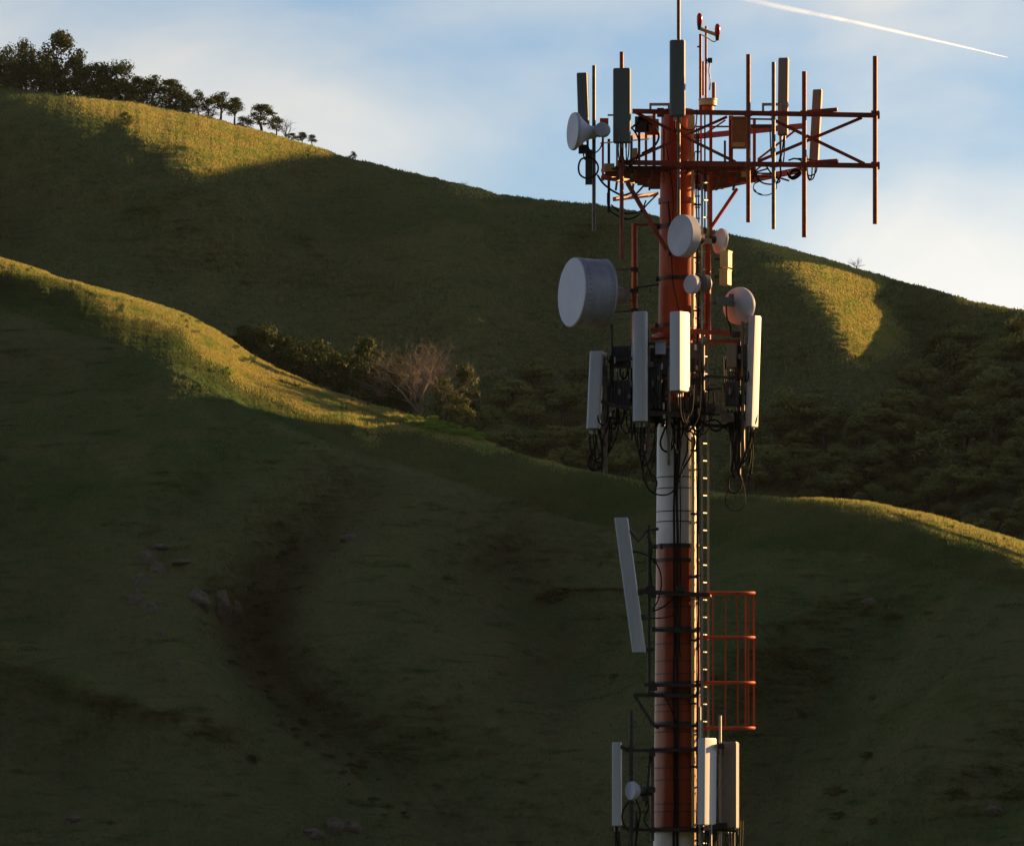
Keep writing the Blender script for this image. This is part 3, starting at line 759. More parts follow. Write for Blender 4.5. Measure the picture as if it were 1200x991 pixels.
for i, r_ in enumerate([(411,630,22,12,'pale flat boulder high in the middle of the near hill'),(172,655,22,30,'uppermost rock of the outcrop beside the deep gully'),(184,668,20,26,'second rock down the outcrop beside the deep gully'),(168,682,24,24,'broad rock halfway down the gully outcrop'),(160,700,22,22,'rock near the foot of the gully outcrop, on its left side'),(176,714,20,26,'rock at the foot of the gully outcrop, on its right side'),
    (188,640,30,8,'thin overhanging ledge of rock at the top of the outcrop'),(214,658,24,7,'pale flat slab right of the outcrop top'),(232,702,30,30,'dark rock face left of centre in the gully'),(256,704,26,34,'tallest dark rock face in the gully'),(274,715,20,26,'right end rock of the gully rock face'),(190,742,14,12,'small rock below the outcrop foot'),(212,776,14,10,'small rock on the spur edge'),(290,802,12,8,'pale stone in the gully bed'),
    (627,759,14,12,'round grey boulder alone in the middle of the near hill'),(87,958,22,11,'dark boulder near the bottom left corner'),(366,976,30,20,'left rock of the cluster at the bottom edge'),(392,966,24,22,'middle rock of the cluster at the bottom edge'),(412,968,22,22,'right rock of the cluster at the bottom edge'),(1018,704,20,10,'pale rock above the highest scrub on the right'),(1164,948,22,14,'rock inside the thicket at the bottom right')]):
    boulder(*r_, seed=40+i)

# vapour trail, high and far away
D_ = 9000.0
mb = MB(); pts_ = [(840,-10,9),(900,5,8),(960,17.5,6.5),(1010,28,5.4),(1050,37,4.4),(1090,46.2,3.5),(1120,53,2.8),(1150,60,2.0),(1170,65,1.5),(1181,67.3,.8)]
sp = spline([tuple(((a-600)/F*D_, D_, (HZ-b)/F*D_)) for a, b, c in pts_], 6)
rs = list(np.interp(np.linspace(0, len(pts_)-1, len(sp)), range(len(pts_)), [c*D_/F*.5 for a, b, c in pts_]))
mb.tube(sp, rs, n=14)
M['trail'] = bpy.data.materials.new('ice_vapour'); M['trail'].use_nodes = True
t_ = M['trail'].node_tree; t_.nodes.clear()
d_ = t_.nodes.new('ShaderNodeBsdfDiffuse'); d_.inputs[0].default_value = (.62, .72, .9, 1)
r_ = t_.nodes.new('ShaderNodeBsdfTranslucent'); r_.inputs[0].default_value = (.62, .72, .9, 1)
a_ = t_.nodes.new('ShaderNodeAddShader'); tp = t_.nodes.new('ShaderNodeBsdfTransparent'); mx = t_.nodes.new('ShaderNodeMixShader')
lw = t_.nodes.new('ShaderNodeLayerWeight'); lw.inputs[0].default_value = .62
tx = t_.nodes.new('ShaderNodeTexCoord'); sx = t_.nodes.new('ShaderNodeSeparateXYZ'); mr = t_.nodes.new('ShaderNodeMapRange')
nz = t_.nodes.new('ShaderNodeTexNoise'); nz.inputs['Scale'].default_value = .03
t_.links.new(tx.outputs['Object'], sx.inputs[0]); t_.links.new(sx.outputs[0], mr.inputs[0]); t_.links.new(tx.outputs['Object'], nz.inputs[0])
mr.inputs[1].default_value = 280-725; mr.inputs[2].default_value = 700-725; mr.inputs[3].default_value = 0.0; mr.inputs[4].default_value = 0.62
m1 = t_.nodes.new('ShaderNodeMath'); m1.operation = 'SUBTRACT'; m1.inputs[0].default_value = 1.0; t_.links.new(lw.outputs[1], m1.inputs[1])
m2 = t_.nodes.new('ShaderNodeMath'); m2.operation = 'MULTIPLY'; t_.links.new(m1.outputs[0], m2.inputs[0]); t_.links.new(mr.outputs[0], m2.inputs[1])
m3 = t_.nodes.new('ShaderNodeMapRange'); m3.inputs[1].default_value = .35; m3.inputs[2].default_value = .6; m3.inputs[3].default_value = .45; m3.inputs[4].default_value = 1.0; t_.links.new(nz.outputs['Fac'], m3.inputs[0])
m4 = t_.nodes.new('ShaderNodeMath'); m4.operation = 'MULTIPLY'; t_.links.new(m2.outputs[0], m4.inputs[0]); t_.links.new(m3.outputs[0], m4.inputs[1])
t_.links.new(d_.outputs[0], a_.inputs[0]); t_.links.new(r_.outputs[0], a_.inputs[1]); t_.links.new(m4.outputs[0], mx.inputs[0]); t_.links.new(tp.outputs[0], mx.inputs[1]); t_.links.new(a_.outputs[0], mx.inputs[2])
o_ = t_.nodes.new('ShaderNodeOutputMaterial'); t_.links.new(mx.outputs[0], o_.inputs[0])
tr_ = solo('vapour_trail', mb, M['trail'], 'thin white aircraft vapour trail slanting across the upper right sky', 'contrail', (725, D_, 1380)); tr_['kind'] = 'stuff'

# ------------------------------------------------------------------ haze
mb = MB(); mb.box((0, 900, 125), (1400, 1250, 155))
hz = solo('haze', mb, bpy.data.materials.new('thin_haze'), 'thin pale haze softening the far hill', 'haze', (0, 900, 125)); hz['kind'] = 'stuff'
hm = hz.data.materials[0]; hm.use_nodes = True; t_ = hm.node_tree; t_.nodes.clear()
pv = t_.nodes.new('ShaderNodeVolumePrincipled'); pv.inputs['Density'].default_value = HAZE; pv.inputs['Color'].default_value = (.86, .90, .95, 1); pv.inputs['Anisotropy'].default_value = .1
o_ = t_.nodes.new('ShaderNodeOutputMaterial'); t_.links.new(pv.outputs[0], o_.inputs['Volume'])

# ================================================================== TOWER
GZ0 = -15.0
MX = 794.0
def vp(mb, px, y0, y1, d, r, n=10):
    a = P(px, y0, d); b = P(px, y1, d)
    return mb.tube([b, a], r*S, n=n)
def seg(mb, p, q, r, n=7):
    return mb.tube([P(*p), P(*q)], r*S, n=n)
def beam(mb, p, q, w, t=None):
    return mb.bar(P(*p), P(*q), w*S, None if t is None else t*S)
def B(): return MB()

# ---- mast: tapered tubular pole in painted bands
basep = np.array([(MX-600)/F*TD, TD, GZ0])
mast = Thing('tubular_mast', 'tall tapered tubular mast painted in red and white bands, standing before the grassy hills', 'mast', basep)
def rpole(py): return float(np.interp(py, [100, 225, 490, 640, 991, 2100], [18.5, 20.5, 24, 25, 28.5, 40]))
def pole(y0, y1, mat, name, lb=None):
    mb = B(); ys = np.linspace(y1, y0, max(3, int((y1-y0)/60)+2))
    mb.lathe(P(MX, y1, 0), (0, 0, 1), [((y1-y)*S, rpole(y)*S) for y in ys], n=48)
    o_ = mast.part(name, mb, M[mat], lb); return o_
pole(132, 236, 'red', 'pole_section', 'upper red section inside the platform')
pole(236, 491, 'red', 'pole_section', 'red section below the platform')
pole(491, 638.5, 'white', 'pole_section', 'white band')
pole(638.5, 973, 'maroon', 'pole_section', 'long red lower section')
pole(973, 1300, 'white', 'pole_section', 'white band at the foot of the photo')
pole(1300, 2025, 'red', 'pole_section')
mb = B(); mb.lathe(P(MX, 236, 0), (0, 0, 1), [(-.06, rpole(240)*S), (-.05, 22.6*S), (.05, 22.6*S), (.05, 15*S)], n=48); mast.part('flange', mb, M['red_dark'])
mb = B(); mb.lathe(P(MX, 131.5, 0), (0, 0, 1), [(0, rpole(132)*S), (.04, rpole(132)*S), (.05, 0)], n=40); mast.part('top_cap', mb, M['red_dark'])
for y in (266, 327, 382, 491, 640, 657, 737, 801, 813, 848, 878, 971):
    mb = B(); r_ = rpole(y)*S + .016
    mb.lathe(P(MX, y, 0), (0, 0, 1), [(-.035, r_-.02), (-.035, r_), (.035, r_), (.035, r_-.02)], n=40)
    for sx in (-1, 1):
        mb.box(P(MX + sx*(rpole(y)+2), y, 0.0), (.035, .05, .045))
        mb.tube([P(MX + sx*(rpole(y)+3), y, -.10), P(MX + sx*(rpole(y)+3), y, .12)], .012, 6)
    mast.part('collar_clamp', mb, M['dark'])
for y in (560, 573, 600, 612, 700, 712, 755, 775, 790, 826, 834, 858, 900, 914, 942, 951):   # thin bands round the mast
    mb = B(); r_ = rpole(y)*S
    mb.lathe(P(MX, y, 0), (0, 0, 1), [(-.010, r_-.01), (-.010, r_+.005), (.010, r_+.005), (.010, r_-.01)], n=40)
    mast.part('strap', mb, M['dark'])

# ---- ladder
lad = Thing('mast_ladder', 'narrow steel climbing ladder running up the sunlit right side of the mast', 'ladder', P(825, 2020, .1))
def lx(y): return float(np.interp(y, [130, 400, 520, 991, 2020], [823.0, 822.0, 821.6, 821.6, 823]))
for (dx, dd) in ((0, -.52), (7.2, -.20)):
    mb = B(); mb.bar(P(lx(2020)+dx, 2020, dd), P(lx(205)+dx, 205, dd), 2.6*S, 2.6*S, up=(0, 1, 0)); lad.part('rail', mb, M['galv'])
y = 214.0
while y < 1300:
    mb = B(); mb.tube([P(lx(y)+.2, y, -.52), P(lx(y)+7.0, y+.4, -.20)], 1.0*S, 6); lad.part('rung', mb, M['galv']); y += 20.35
for y in range(240, 1250, 62):
    mb = B(); mb.bar(P(lx(y)-10, y, -.30), P(lx(y), y, -.50), .035); lad.part('standoff_bracket', mb, M['dark'])

# ---- riser, cable tray and feeder cables
t = Thing('riser_tube', 'thick red vertical riser tube beside the ladder under the platform', 'tube', P(830, 402, -.05))
mb = B(); vp(mb, 829.5, 283, 402, -.25, 3.6, 16); t.part('tube', mb, M['red'])
mb = B(); mb.lathe(P(829.5, 283, -.25), (0, 0, 1), [(-.06, 5*S), (.05, 5*S), (.05, 0)], 16); t.part('flange', mb, M['galv'])
t = Thing('cable_tray', 'sunlit vertical cable tray on the right of the red mast under the platform', 'cable tray', P(812, 392, -.3))
mb = B(); mb.bar(P(811.5, 392, -.5), P(811.5, 150, -.5), 4.4*S, .05, up=(0, 1, 0)); t.part('tray', mb, M['cream'])
for x_ in (816.5, 818.2):
    mb = B(); mb.tube(spline([P(x_+.8*math.sin(k*1.7+x_), 150+k*27, -.52) for k in range(15)], 4), .9*S, 6); t.part('cable', mb, M['rubber'])
mb = B()
for y in range(165, 500, 13): mb.box(P(817.3, y, -.5), (.05, .03, .012))
t.part('clip_row', mb, M['galv'])

t = Thing('conduit_pipe', 'straight pale conduit catching yellow sun down the right side of the mast beside the ladder', 'conduit', P(812.5, 1290, -.3))
mb = B(); mb.tube([P(812.6, 1290, -.42), P(812.6, 991, -.42), P(812.4, 540, -.42), P(812, 512, -.38)], 2.3*S, 12); t.part('pipe', mb, M['conduit'])
for y_ in range(528, 1250, 74):
    mb = B(); mb.box(P(812.5, y_, -.40), (3.4*S, .06, 1.2*S)); t.part('clip', mb, M['dark'])

def cable(pts, r, label, group, mat='rubber', name='cable', cat='cable', n=6):
    p3 = [P(*(q if len(q) == 3 else (q[0], q[1], -.55))) for q in pts]
    mb = B(); mb.tube(spline(p3, 8), r*S, n=n)
    return solo(name, mb, M[mat], label, cat, p3[0], group)
def run(x0, wob, y0, y1, d, r, label, seed, mat='rubber'):
    rr_ = random.Random(seed); ys = np.arange(y0, y1, 38)
    cable([(x0 + wob*rr_.uniform(-1, 1), float(y), d) for y in ys] + [(x0, y1, d)], r, label, 'feeder cables down the mast', mat, 'feeder_cable', 'cable')
run(790.2, .9, 486, 1290, -.50, 1.5, 'left one of the two dark feeder cables down the mast front', 1)
run(793.8, .7, 480, 1290, -.51, 1.7, 'right one of the two dark feeder cables down the mast front', 2)
run(797.4, 1.2, 560, 770, -.50, .8, 'thin feeder cable just right of the pair down the front of the mast', 3)
run(818.0, .4, 486, 1290, -.52, 1.4, 'thick dark feeder cable hugging the left rail of the ladder', 4)
run(809.3, .3, 545, 1290, -.37, .4, 'hair-thin line on the sunlit edge of the mast', 5)
run(816.4, .4, 400, 900, -.50, .6, 'thin dark cable between the sunlit mast edge and the thick ladder cable', 6)
run(823.5, 1.8, 500, 960, .0, .8, 'thin cable winding between the ladder rails', 7)
cable([(787, 300, -.47), (788.5, 330, -.47), (793, 352, -.47), (797, 372, -.47), (798, 400, -.5)], .7, 'thin wire down the red mast under the front dish', 'feeder cables down the mast')
cable([(781, 170, -.44), (786, 205, -.44), (789, 240, -.44), (786, 300, -.47)], .7, 'thin wire across the red mast above the front dish', 'feeder cables down the mast')
cable([(783, 236, -.44), (785, 262, -.44), (784.5, 300, -.45)], 1.0, 'dark cable left of the front dish against the red mast', 'feeder cables down the mast')

# ---- ladder cage (right)
cage = Thing('ladder_safety_cage', 'red tubular safety cage of hoops and bars standing out right of the lower ladder', 'safety cage', P(826, 852, .05))
def hoop_pt(a):   # a 0..1 along the U, plan offsets (px, d)
    Lp, R_ = 32.0, 22.0
    if a < .33: return (827 + Lp*a/.33, -.30)
    if a < .67:
        th = (a-.33)/.34*math.pi
        return (859 + R_*math.sin(th)*1.12, -.30*math.cos(th))
    return (859 - Lp*(a-.67)/.33, .30)
for y in (694.5, 746.5, 799.5, 852.5):
    mb = B(); mb.tube([P(hoop_pt(a)[0], y + (1-hoop_pt(a)[1])*0 , hoop_pt(a)[1]) for a in np.linspace(0, 1, 25)], 1.9*S, 8)
    cage.part('hoop', mb, M['red'])
for a in (.09, .24, .355, .42, .5, .60, .645, .76, .91):
    x_, d_ = hoop_pt(a); mb = B(); mb.bar(P(x_, 853, d_), P(x_, 693.5, d_), (2.6 if a == .5 else 1.6)*S, (2.2 if a == .5 else 1.6)*S, up=(0, 1, 0)); cage.part('bar', mb, M['red'])
mb = B(); mb.bar(P(818, 700, -.2), P(833, 697, -.28), 4*S, 3*S); mb.bar(P(818, 748, -.2), P(830, 747.5, -.28), 3*S); mb.bar(P(818, 801, -.2), P(830, 800, -.28), 3*S); mb.bar(P(818, 855, -.2), P(830, 853, -.28), 3*S); cage.part('mounting_arm', mb, M['rust'])

# ---- head frame platform
hf = Thing('head_frame', 'rust red triangular steel head frame with grating floor round the mast top', 'platform', P(MX, 222, 0))
dF = -1.0
mb = B(); beam(mb, (741, 130.5, dF), (1029, 135.3, dF), 5.2); hf.part('top_chord', mb, M['rust'])
mb = B(); beam(mb, (724, 190.5, dF), (1029, 194.4, dF), 5.4); hf.part('bottom_chord', mb, M['rust'])
for (x_, y_) in ((1029, 135.3), (1029, 194.4)):
    mb = B(); mb.box(P(x_, y_, dF), (.03, .06, .065)); hf.part('end_plate', mb, M['rust'])
for p, q, w_, m_ in [((745,132,dF+.07),(862,190,dF+.07),3.2,'rust'), ((735,190,dF+.14),(852,137,dF+.14),3.0,'rust'), ((888,189.5,dF+.07),(1010,138,dF+.07),3.4,'rust'), ((903,139,dF+.14),(1013,192,dF+.14),3.4,'rust'),
    ((888,187,.8),(932,153,.8),2.4,'red_dark'), ((735,214,-.7),(781,293,-.42),4.2,'rust'), ((864,221,-.2),(831,270,-.1),3.6,'red'), ((745,228,.6),(765,206,.6),2.2,'rust'), ((810,168,.9),(850,141,.9),1.8,'rust'), ((864,208,.4),(899,198,.6),2,'rust'), ((905,206,.6),(925,212,.6),2,'rust')]:
    mb = B(); beam(mb, p, q, w_); hf.part('brace', mb, M[m_])
# rear chords
for p, q, w_, m_, nm in [((806,161,2.6),(943,147.5,1.4),6.0,'red_dark','rear_top_chord'), ((826,221.5,2.6),(945,198,1.4),6.4,'red_dark','rear_bottom_chord'), ((945,131.5,-.85),(981.5,128.5,-1.05),4.2,'rust','chord_extension'), ((945,191,-.85),(982,188.4,-1.05),4.2,'rust','chord_extension'),
    ((720,233.5,1.2),(770,227.5,2.2),5.0,'red_dark','rear_bottom_chord'), ((706,208,.2),(742,213,1.0),4.6,'red_dark','side_chord'), ((740,161,1.4),(772,157,2.0),4.6,'red_dark','side_chord'), ((704,168,.3),(760,163,1.0),1.6,'dark','side_rail'), ((876,139.5,.5),(906,140,.3),2.0,'dark','side_rail'), ((878,148,.4),(908,148,.3),4.0,'dark','side_rail'), ((812,148.5,.5),(856,148.5,.5),1.8,'dark','side_rail'), ((800,199,.0),(884,203,.3),6.5,'grate','floor_joist'), ((800,209,1.2),(890,209,1.2),7.5,'grate','floor_joist'), ((745,200,.0),(800,204,.3),6,'grate','floor_joist'), ((706,200,.1),(732,196,-.6),4,'red','side_chord'), ((876,203,.3),(906,203.5,.3),1.8,'dark','side_rail'),((876,207,.5),(906,207,.5),1.8,'dark','side_rail')]:
    mb = B(); beam(mb, p, q, w_); hf.part(nm, mb, M[m_])
# posts of the frame
for x_, y0, y1, d_, w_, m_ in [(856.5,136,214,.3,5,'red_dark'),(884,139,214,.6,3.6,'red_dark'),(766.5,134,195,-.7,3.6,'rust'),(849.5,165,195,1.6,2.6,'dark'),(706.5,158,212,.2,2.6,'red'),(713.5,163,250,.5,3.2,'dark'),(723,165,214,.7,2.4,'galv'),(740,163,214,.2,3,'box_brown'),(749,140,205,.6,3,'rust'),(757,150,200,1.2,3,'rust'),(778,150,215,-.8,2,'rust'),(805,134,290,.55,2.6,'red_dark'),(833,131,284,-.1,3.6,'red'),(826,131,284,.1,1.8,'dark'),(821.5,131,214,.2,2.2,'red')]:
    mb = B(); mb.bar(P(x_, y1, d_), P(x_, y0, d_), w_*S, up=(0, 1, 0)); hf.part('post', mb, M[m_])
# grating floor: bearers running left-right, seen from below
k = 0
for d_ in np.arange(-.85, 2.5, .30):
    x0 = np.interp(d_, [-1, .3, 2.6], [722, 706, 770]); x1 = np.interp(d_, [-1, .6, 2.6], [880, 890, 850])
    zz = P(0, 194.5, dF)[2]
    mb = B(); xa = (x0-600)*S; xb = (x1-600)*S
    mb.box(((xa+xb)/2, TD+d_, zz), ((xb-xa)/2, .03, .016)); hf.part('grating_bar', mb, M['grate'])
for x_ in range(724, 884, 20):
    mb = B(); mb.box(((x_-600)*S, TD+.7, P(0, 194.5, dF)[2]-.045), (.02, 1.6, .02)); hf.part('floor_bearer', mb, M['grate'])
# hand-hold loops above the chord
for x0, x1 in ((761, 785), (893, 916)):
    mb = B(); beam(mb, (x0, 122.5, -.6), (x1, 122.5, -.6), 3.0); beam(mb, (x0+1.2, 131, -.6), (x0+1.2, 122, -.6), 2.6); beam(mb, (x1-1.2, 131, -.6), (x1-1.2, 122, -.6), 2.6); hf.part('lifting_bracket', mb, M['galv'])
for (x_, y_, sx, sz, m_) in [(866,169.5,7,2.2,'cream'),(860,199.5,7,1.8,'red'),(872,204,3,3,'cream'),(810,145,4,9,'cream'),(757,139,9,3,'cream'),(744,180,3,6,'cream'),(714,196,6,4,'cream'),(811,184,3.5,5,'cream'),(774,132,4,5,'dark'),(752,146,8,9,'dark'),(708,147,5,8,'red'),(765,149,7,9,'box_brown')]:  # cream plates put sunlit spots of the frame into colour
    mb = B(); mb.box(P(x_, y_, -.45), (sx*S, .05, sz*S)); hf.part('clamp_plate', mb, M[m_])
mb = B(); mb.box(P(866, 156, .1), (8.5*S, .22, 17*S)); mb.box(P(866, 139.5, .1), (9.5*S, .24, .02)); hf.part('junction_box', mb, M['box_brown'])
for a_, b_ in (((716,240,.9),(720,262,.9)),):
    pass

# mount pipes of the head frame (each a part, clamped to the chords)
for x_, y0, y1, d_, r_, m_ in [(1025.5,66,262.5,-1.12,2.8,'rust'),(942.5,84,278,-1.12,2.8,'rust'),(877,64,260.5,-1.12,2.7,'rust'),(906.5,73,268.5,-1.12,2.3,'pipe'),(696,77,270.5,-1.0,2.2,'pipe'),(728.5,61,304,-1.12,2.4,'rust'),(795.5,-10,252,-1.15,1.9,'pipe')]:
    mb = B(); vp(mb, x_, y0, y1, d_, r_, 14)
    o_ = hf.part('mount_pipe', mb, M[m_])
    for y_ in ((133, 193) if x_ > 740 else (193,) if x_ > 700 else ()):
        mb = B(); mb.box(P(x_, y_, d_+.06), (.075, .055, .05)); mb.box(P(x_, y_, d_-.055), (.07, .012, .045)); hf.part('pipe_clamp', mb, M['rust' if m_ != 'dark' else 'dark'], parent=o_)

# ---- panels
def panel(nm_label, xl, xc, xr, y0, y1, d, phi=None, mat='radome', dx=0.0, rnd=.25, group='panel antennas on the mast', cable_n=3, brk=True, capm='cap', tilt_d=0.0, jump=14, bside=1):
    """corner xc nearest the viewer; left face xl..xc, right face xc..xr (photo px at mid height)"""
    a, b = (xc-xl)*S, (xr-xc)*S
    ph = math.radians(phi)
    ul = np.array([math.cos(ph), -math.sin(ph), 0]); ur = np.array([math.sin(ph), math.cos(ph), 0])
    wl = a/math.cos(ph); wr = b/max(math.sin(ph), .15)
    C0 = P(xc, y0, d); C1 = P(xc+dx, y1, d); C0[1] += 0; C1[1] += tilt_d
    corners = [(-wl, 0), (0, 0), (0, wr), (-wl, wr)]           # (along ul, along ur) in order
    rad = rnd*min(wl, wr)
    prof = []
    cs = [(-wl, 0, math.pi, 1.5*math.pi), (0, 0, 1.5*math.pi, 2*math.pi), (0, wr, 0, .5*math.pi), (-wl, wr, .5*math.pi, math.pi)]
    for (cx, cy, a0, a1) in cs:
        ix = cx + (rad if cx < 0 else -rad); iy = cy + (rad if cy == 0 else -rad)
        for k in range(5):
            th = a0 + (a1-a0)*k/4; prof.append((ix + rad*math.cos(th), iy + rad*math.sin(th)))
    def ring(C, k=1.0):
        mx_ = -wl/2; my_ = wr/2
        return [C + ul*(mx_+(u_-mx_)*k) + ur*(my_+(v_-my_)*k) for u_, v_ in prof]
    ax = (C0 - C1)/np.linalg.norm(C0-C1)
    T_ = Thing('panel_antenna', nm_label, 'antenna', (C1 + ul*(-wl/2) + ur*wr/2), group)
    mb = B(); mb.prism(None, ring(C1+ax*.02), ring(C0-ax*.02), smooth=False); T_.part('radome', mb, M[mat])
    mb = B(); mb.prism(None, ring(C0-ax*.02, .93), ring(C0, .90)); T_.part('top_cap', mb, M[mat])
    mb = B(); mb.prism(None, ring(C1, .93), ring(C1+ax*.02, .96)); T_.part('bottom_cap', mb, M[capm])
    cen = C1 - ul*wl/2 + ur*wr/2
    for k in range(cable_n):
        q = cen + ul*((k+.5)/cable_n-.5)*wl*.7
        mb = B(); mb.tube([q, q-ax*.09], .022, 8); T_.part('connector', mb, M['galv'])
        rr_ = random.Random(int(xl*7+k)); e = q - ax*.09
        drop = jump*S*rr_.uniform(.8, 1.5); sx = rr_.uniform(.05, .22)*bside
        mb = B(); mb.tube(spline([e, e+np.array([sx*.2, .03, -drop*.7]), e+np.array([sx*.8, .08, -drop]), e+np.array([sx*1.5, .16, -drop*.55]), e+np.array([sx*1.7, .22, .25])], 5), .014, 5); T_.part('jumper_cable', mb, M['rubber'])
    if brk:
        for f_ in (.12, .85):
            c = C0 + (C1-C0)*f_ - ul*wl/2 + ur*wr
            c = c - ur*wr*.5 + np.array([0, wr*.5, 0]); mb = B(); mb.box(c + np.array([0, .05, 0]), (.05, .07, .05))
            mb.bar(c+np.array([0, .1, 0]), c+np.array([.03*bside, .26, 0]), .03, .10); T_.part('bracket', mb, M['dark'])
    return T_

panel('slim slate panel antenna at the far left of the head frame, behind the small dish', 675.5, 687.5, 689.5, 85, 150, -1.2, 12, 'radome_dark', rnd=.15, cable_n=2, jump=26, dx=2)
panel('slate grey panel antenna on the left front of the head frame', 718.5, 738.5, 740, 79.5, 167, -1.35, 8, 'radome_dark', rnd=.15, cable_n=3, jump=20)
panel('tallest slate grey panel antenna under the lightning spike at the middle of the head frame', 784.5, 802.5, 804.2, 46.5, 135.5, -1.4, 8, 'radome_dark', rnd=.3, cable_n=2, jump=12)
panel('warm grey panel antenna with sunlit right edge behind the grey pipe of the head frame', 912, 923.5, 925.5, 67.5, 158, -.5, 14, 'radome_brown', rnd=.15, dx=-1, cable_n=2, jump=20, bside=-1)
panel('slanted warm grey panel antenna second from the right on the head frame', 952.5, 962.8, 965, 104.5, 190, -.4, 18, 'radome_brown', rnd=.12, dx=-4.5, cable_n=2, jump=10, bside=-1)
panel('pale blue-grey panel antenna leaning at the left end of the middle ring', 691, 706.5, 708.5, 411, 502.5, -.9, 10, 'radome', rnd=.25, dx=-4.2, jump=30)
panel('rounded pale grey panel antenna right below the big drum dish', 740.5, 757.5, 760.5, 364.5, 494, -1.1, 14, 'radome', rnd=.42, jump=34)
panel('panel antenna with a bright sunlit side in front of the mast in the middle ring', 785, 796.4, 809, 364.3, 458, -1.75, 36, 'radome', rnd=.06, jump=30)
panel('long narrow panel antenna with glaring sunlit edge, right end of the middle ring', 877.5, 884.5, 893, 369.5, 500, -.5, 38, 'radome', rnd=.1, dx=-4, jump=36, bside=-1)
panel('long white panel antenna leaning outward alone on the left side of the red mast', 719.5, 735, 736.4, 606, 765, -.7, 9, 'radome', rnd=.2, dx=21.5, cable_n=0, brk=False)
panel('narrow grey panel antenna at the left end of the lowest ring', 717, 726.5, 729.3, 869, 968, -.8, 18, 'radome', rnd=.12, jump=24)
panel('panel antenna with a broad sunlit side in front of the ladder in the lowest ring', 818, 826, 840.5, 864, 966.5, -1.0, 40, 'radome', rnd=.06, dx=-.6, jump=24)
panel('pinkish grey panel antenna with thin sunlit edge, right end of the lowest ring', 846.5, 863, 867, 868.5, 970, -.6, 12, 'radome_brown', rnd=.1, jump=24)

# ---- dishes
def frame_axis(dirv):
    d = np.array(dirv, float); d /= np.linalg.norm(d); return d
big = Thing('drum_dish', 'big white drum-shaped microwave dish on the left, its flat round cover facing left', 'dish antenna', P(706, 385, -.2))
c0 = P(670.5, 342.5, -.6); ax = frame_axis((.915, .40, -.035))
R_ = 40.5*S
mb = B(); mb.lathe(c0, ax, [(-.012, 0), (-.012, R_*.97), (0, R_*.985)], 64); big.part('cover', mb, M['dish'])
mb = B(); mb.lathe(c0, ax, [(.0, R_*.985), (.0, R_*1.0), (.03, R_*1.01), (.05, R_), (.60, R_), (.62, R_*1.03), (.66, R_*1.03), (.66, R_*.97)], 64); big.part('shroud', mb, M['shroud'])
mb = B()
for k in range(40):
    a = 2*math.pi*k/40; v_ = np.cross(ax, (0, 0, 1)); v_ /= np.linalg.norm(v_); u_ = np.cross(v_, ax)
    for h_ in (.10, .56): mb.box(c0 + ax*h_ + R_*1.005*(math.cos(a)*u_+math.sin(a)*v_), (.012, .012, .012))
big.part('rivet_row', mb, M['galv'])
mb = B(); mb.bar(c0+ax*.07+R_*1.003*(.62*u_-.785*v_), c0+ax*.56+R_*1.003*(.62*u_-.785*v_), .012, .012); big.part('shroud_seam', mb, M['dark'])
mb = B(); mb.lathe(c0, ax, [(.64, R_*.97), (.70, R_*.84), (.77, R_*.64), (.83, R_*.42), (.86, R_*.2), (.87, 0)], 48); big.part('reflector_back', mb, M['dish'])
mb = B(); mb.lathe(c0, ax, [(.84, R_*.3), (1.05, R_*.26), (1.05, 0)], 24); mb.box(c0+ax*1.12, (.10, .12, .15)); big.part('hub', mb, M['radome_brown'])
mb = B()
for p, q in (((712, 317, .0), (742, 315, -.05)), ((716, 366, .0), (744, 364, -.05)), ((745, 337, -.1), (772, 333, -.3)), ((727, 340, -.05), (742, 340, -.05)), ((727, 350, -.05), (742, 352, -.05))): seg(mb, p, q, 1.3)
big.part('strut', mb, M['dark'])
mb = B(); mb.box(P(729, 346, -.1), (7*S, .08, 6*S)); big.part('yoke', mb, M['box_brown'])

arm = Thing('dish_support_arm', 'red bent pipe arm left of the mast carrying the big drum dish', 'support arm', P(745, 400, -.1))
mb = B(); vp(mb, 743.5, 262, 402, -.1, 3.2, 16); arm.part('pipe', mb, M['red'])
mb = B(); seg(mb, (741, 263, -.1), (776, 263.5, -.1), 1.7, 8); arm.part('top_arm', mb, M['rust'])
mb = B(); seg(mb, (743, 398, -.1), (775, 396, -.1), 2.2, 8); arm.part('bottom_arm', mb, M['rust'])
for y_ in (316, 341, 364): 
    mb = B(); mb.box(P(743.5, y_, -.1), (.075, .075, .04)); arm.part('clamp', mb, M['dark'])

def drum(label, cx, cy, rpx, dirv, depth, d, mat='dish', n=40, back='dark', mount=True):
    c = P(cx, cy, d); a_ = frame_axis(dirv); R = rpx*S
    T_ = Thing('microwave_dish', label, 'dish antenna', c, 'smaller dishes on the mast')
    mb = B(); mb.lathe(c, a_, [(-.012, 0), (-.012, R*.96), (0, R*.98)], n); T_.part('cover', mb, M[mat])
    mb = B(); mb.lathe(c, a_, [(0, R*.98), (0, R), (depth, R), (depth+.01, R*.96), (depth+R*.35, R*.55), (depth+R*.45, 0)], n); T_.part('shroud', mb, M[mat])
    if mount:
        mb = B(); mb.lathe(c, a_, [(depth+R*.3, R*.3), (depth+R*.8, R*.28), (depth+R*.8, 0)], 16); T_.part('radio_unit', mb, M[back])
    return T_
drum('round white flat-faced dish in front of the red mast under the head frame', 797, 276, 24.3, (.80, .58, -.03), .20, -1.05)
drum('smaller of two little grey dishes under the front dish, left one', 809, 333, 11, (.72, .68, 0), .10, -.75, n=28)
drum('dark little dish beside the left little grey one, seen partly from the side', 824.5, 332.5, 10.5, (.86, .4, 0), .08, -.6, mat='radome_dark', n=28)
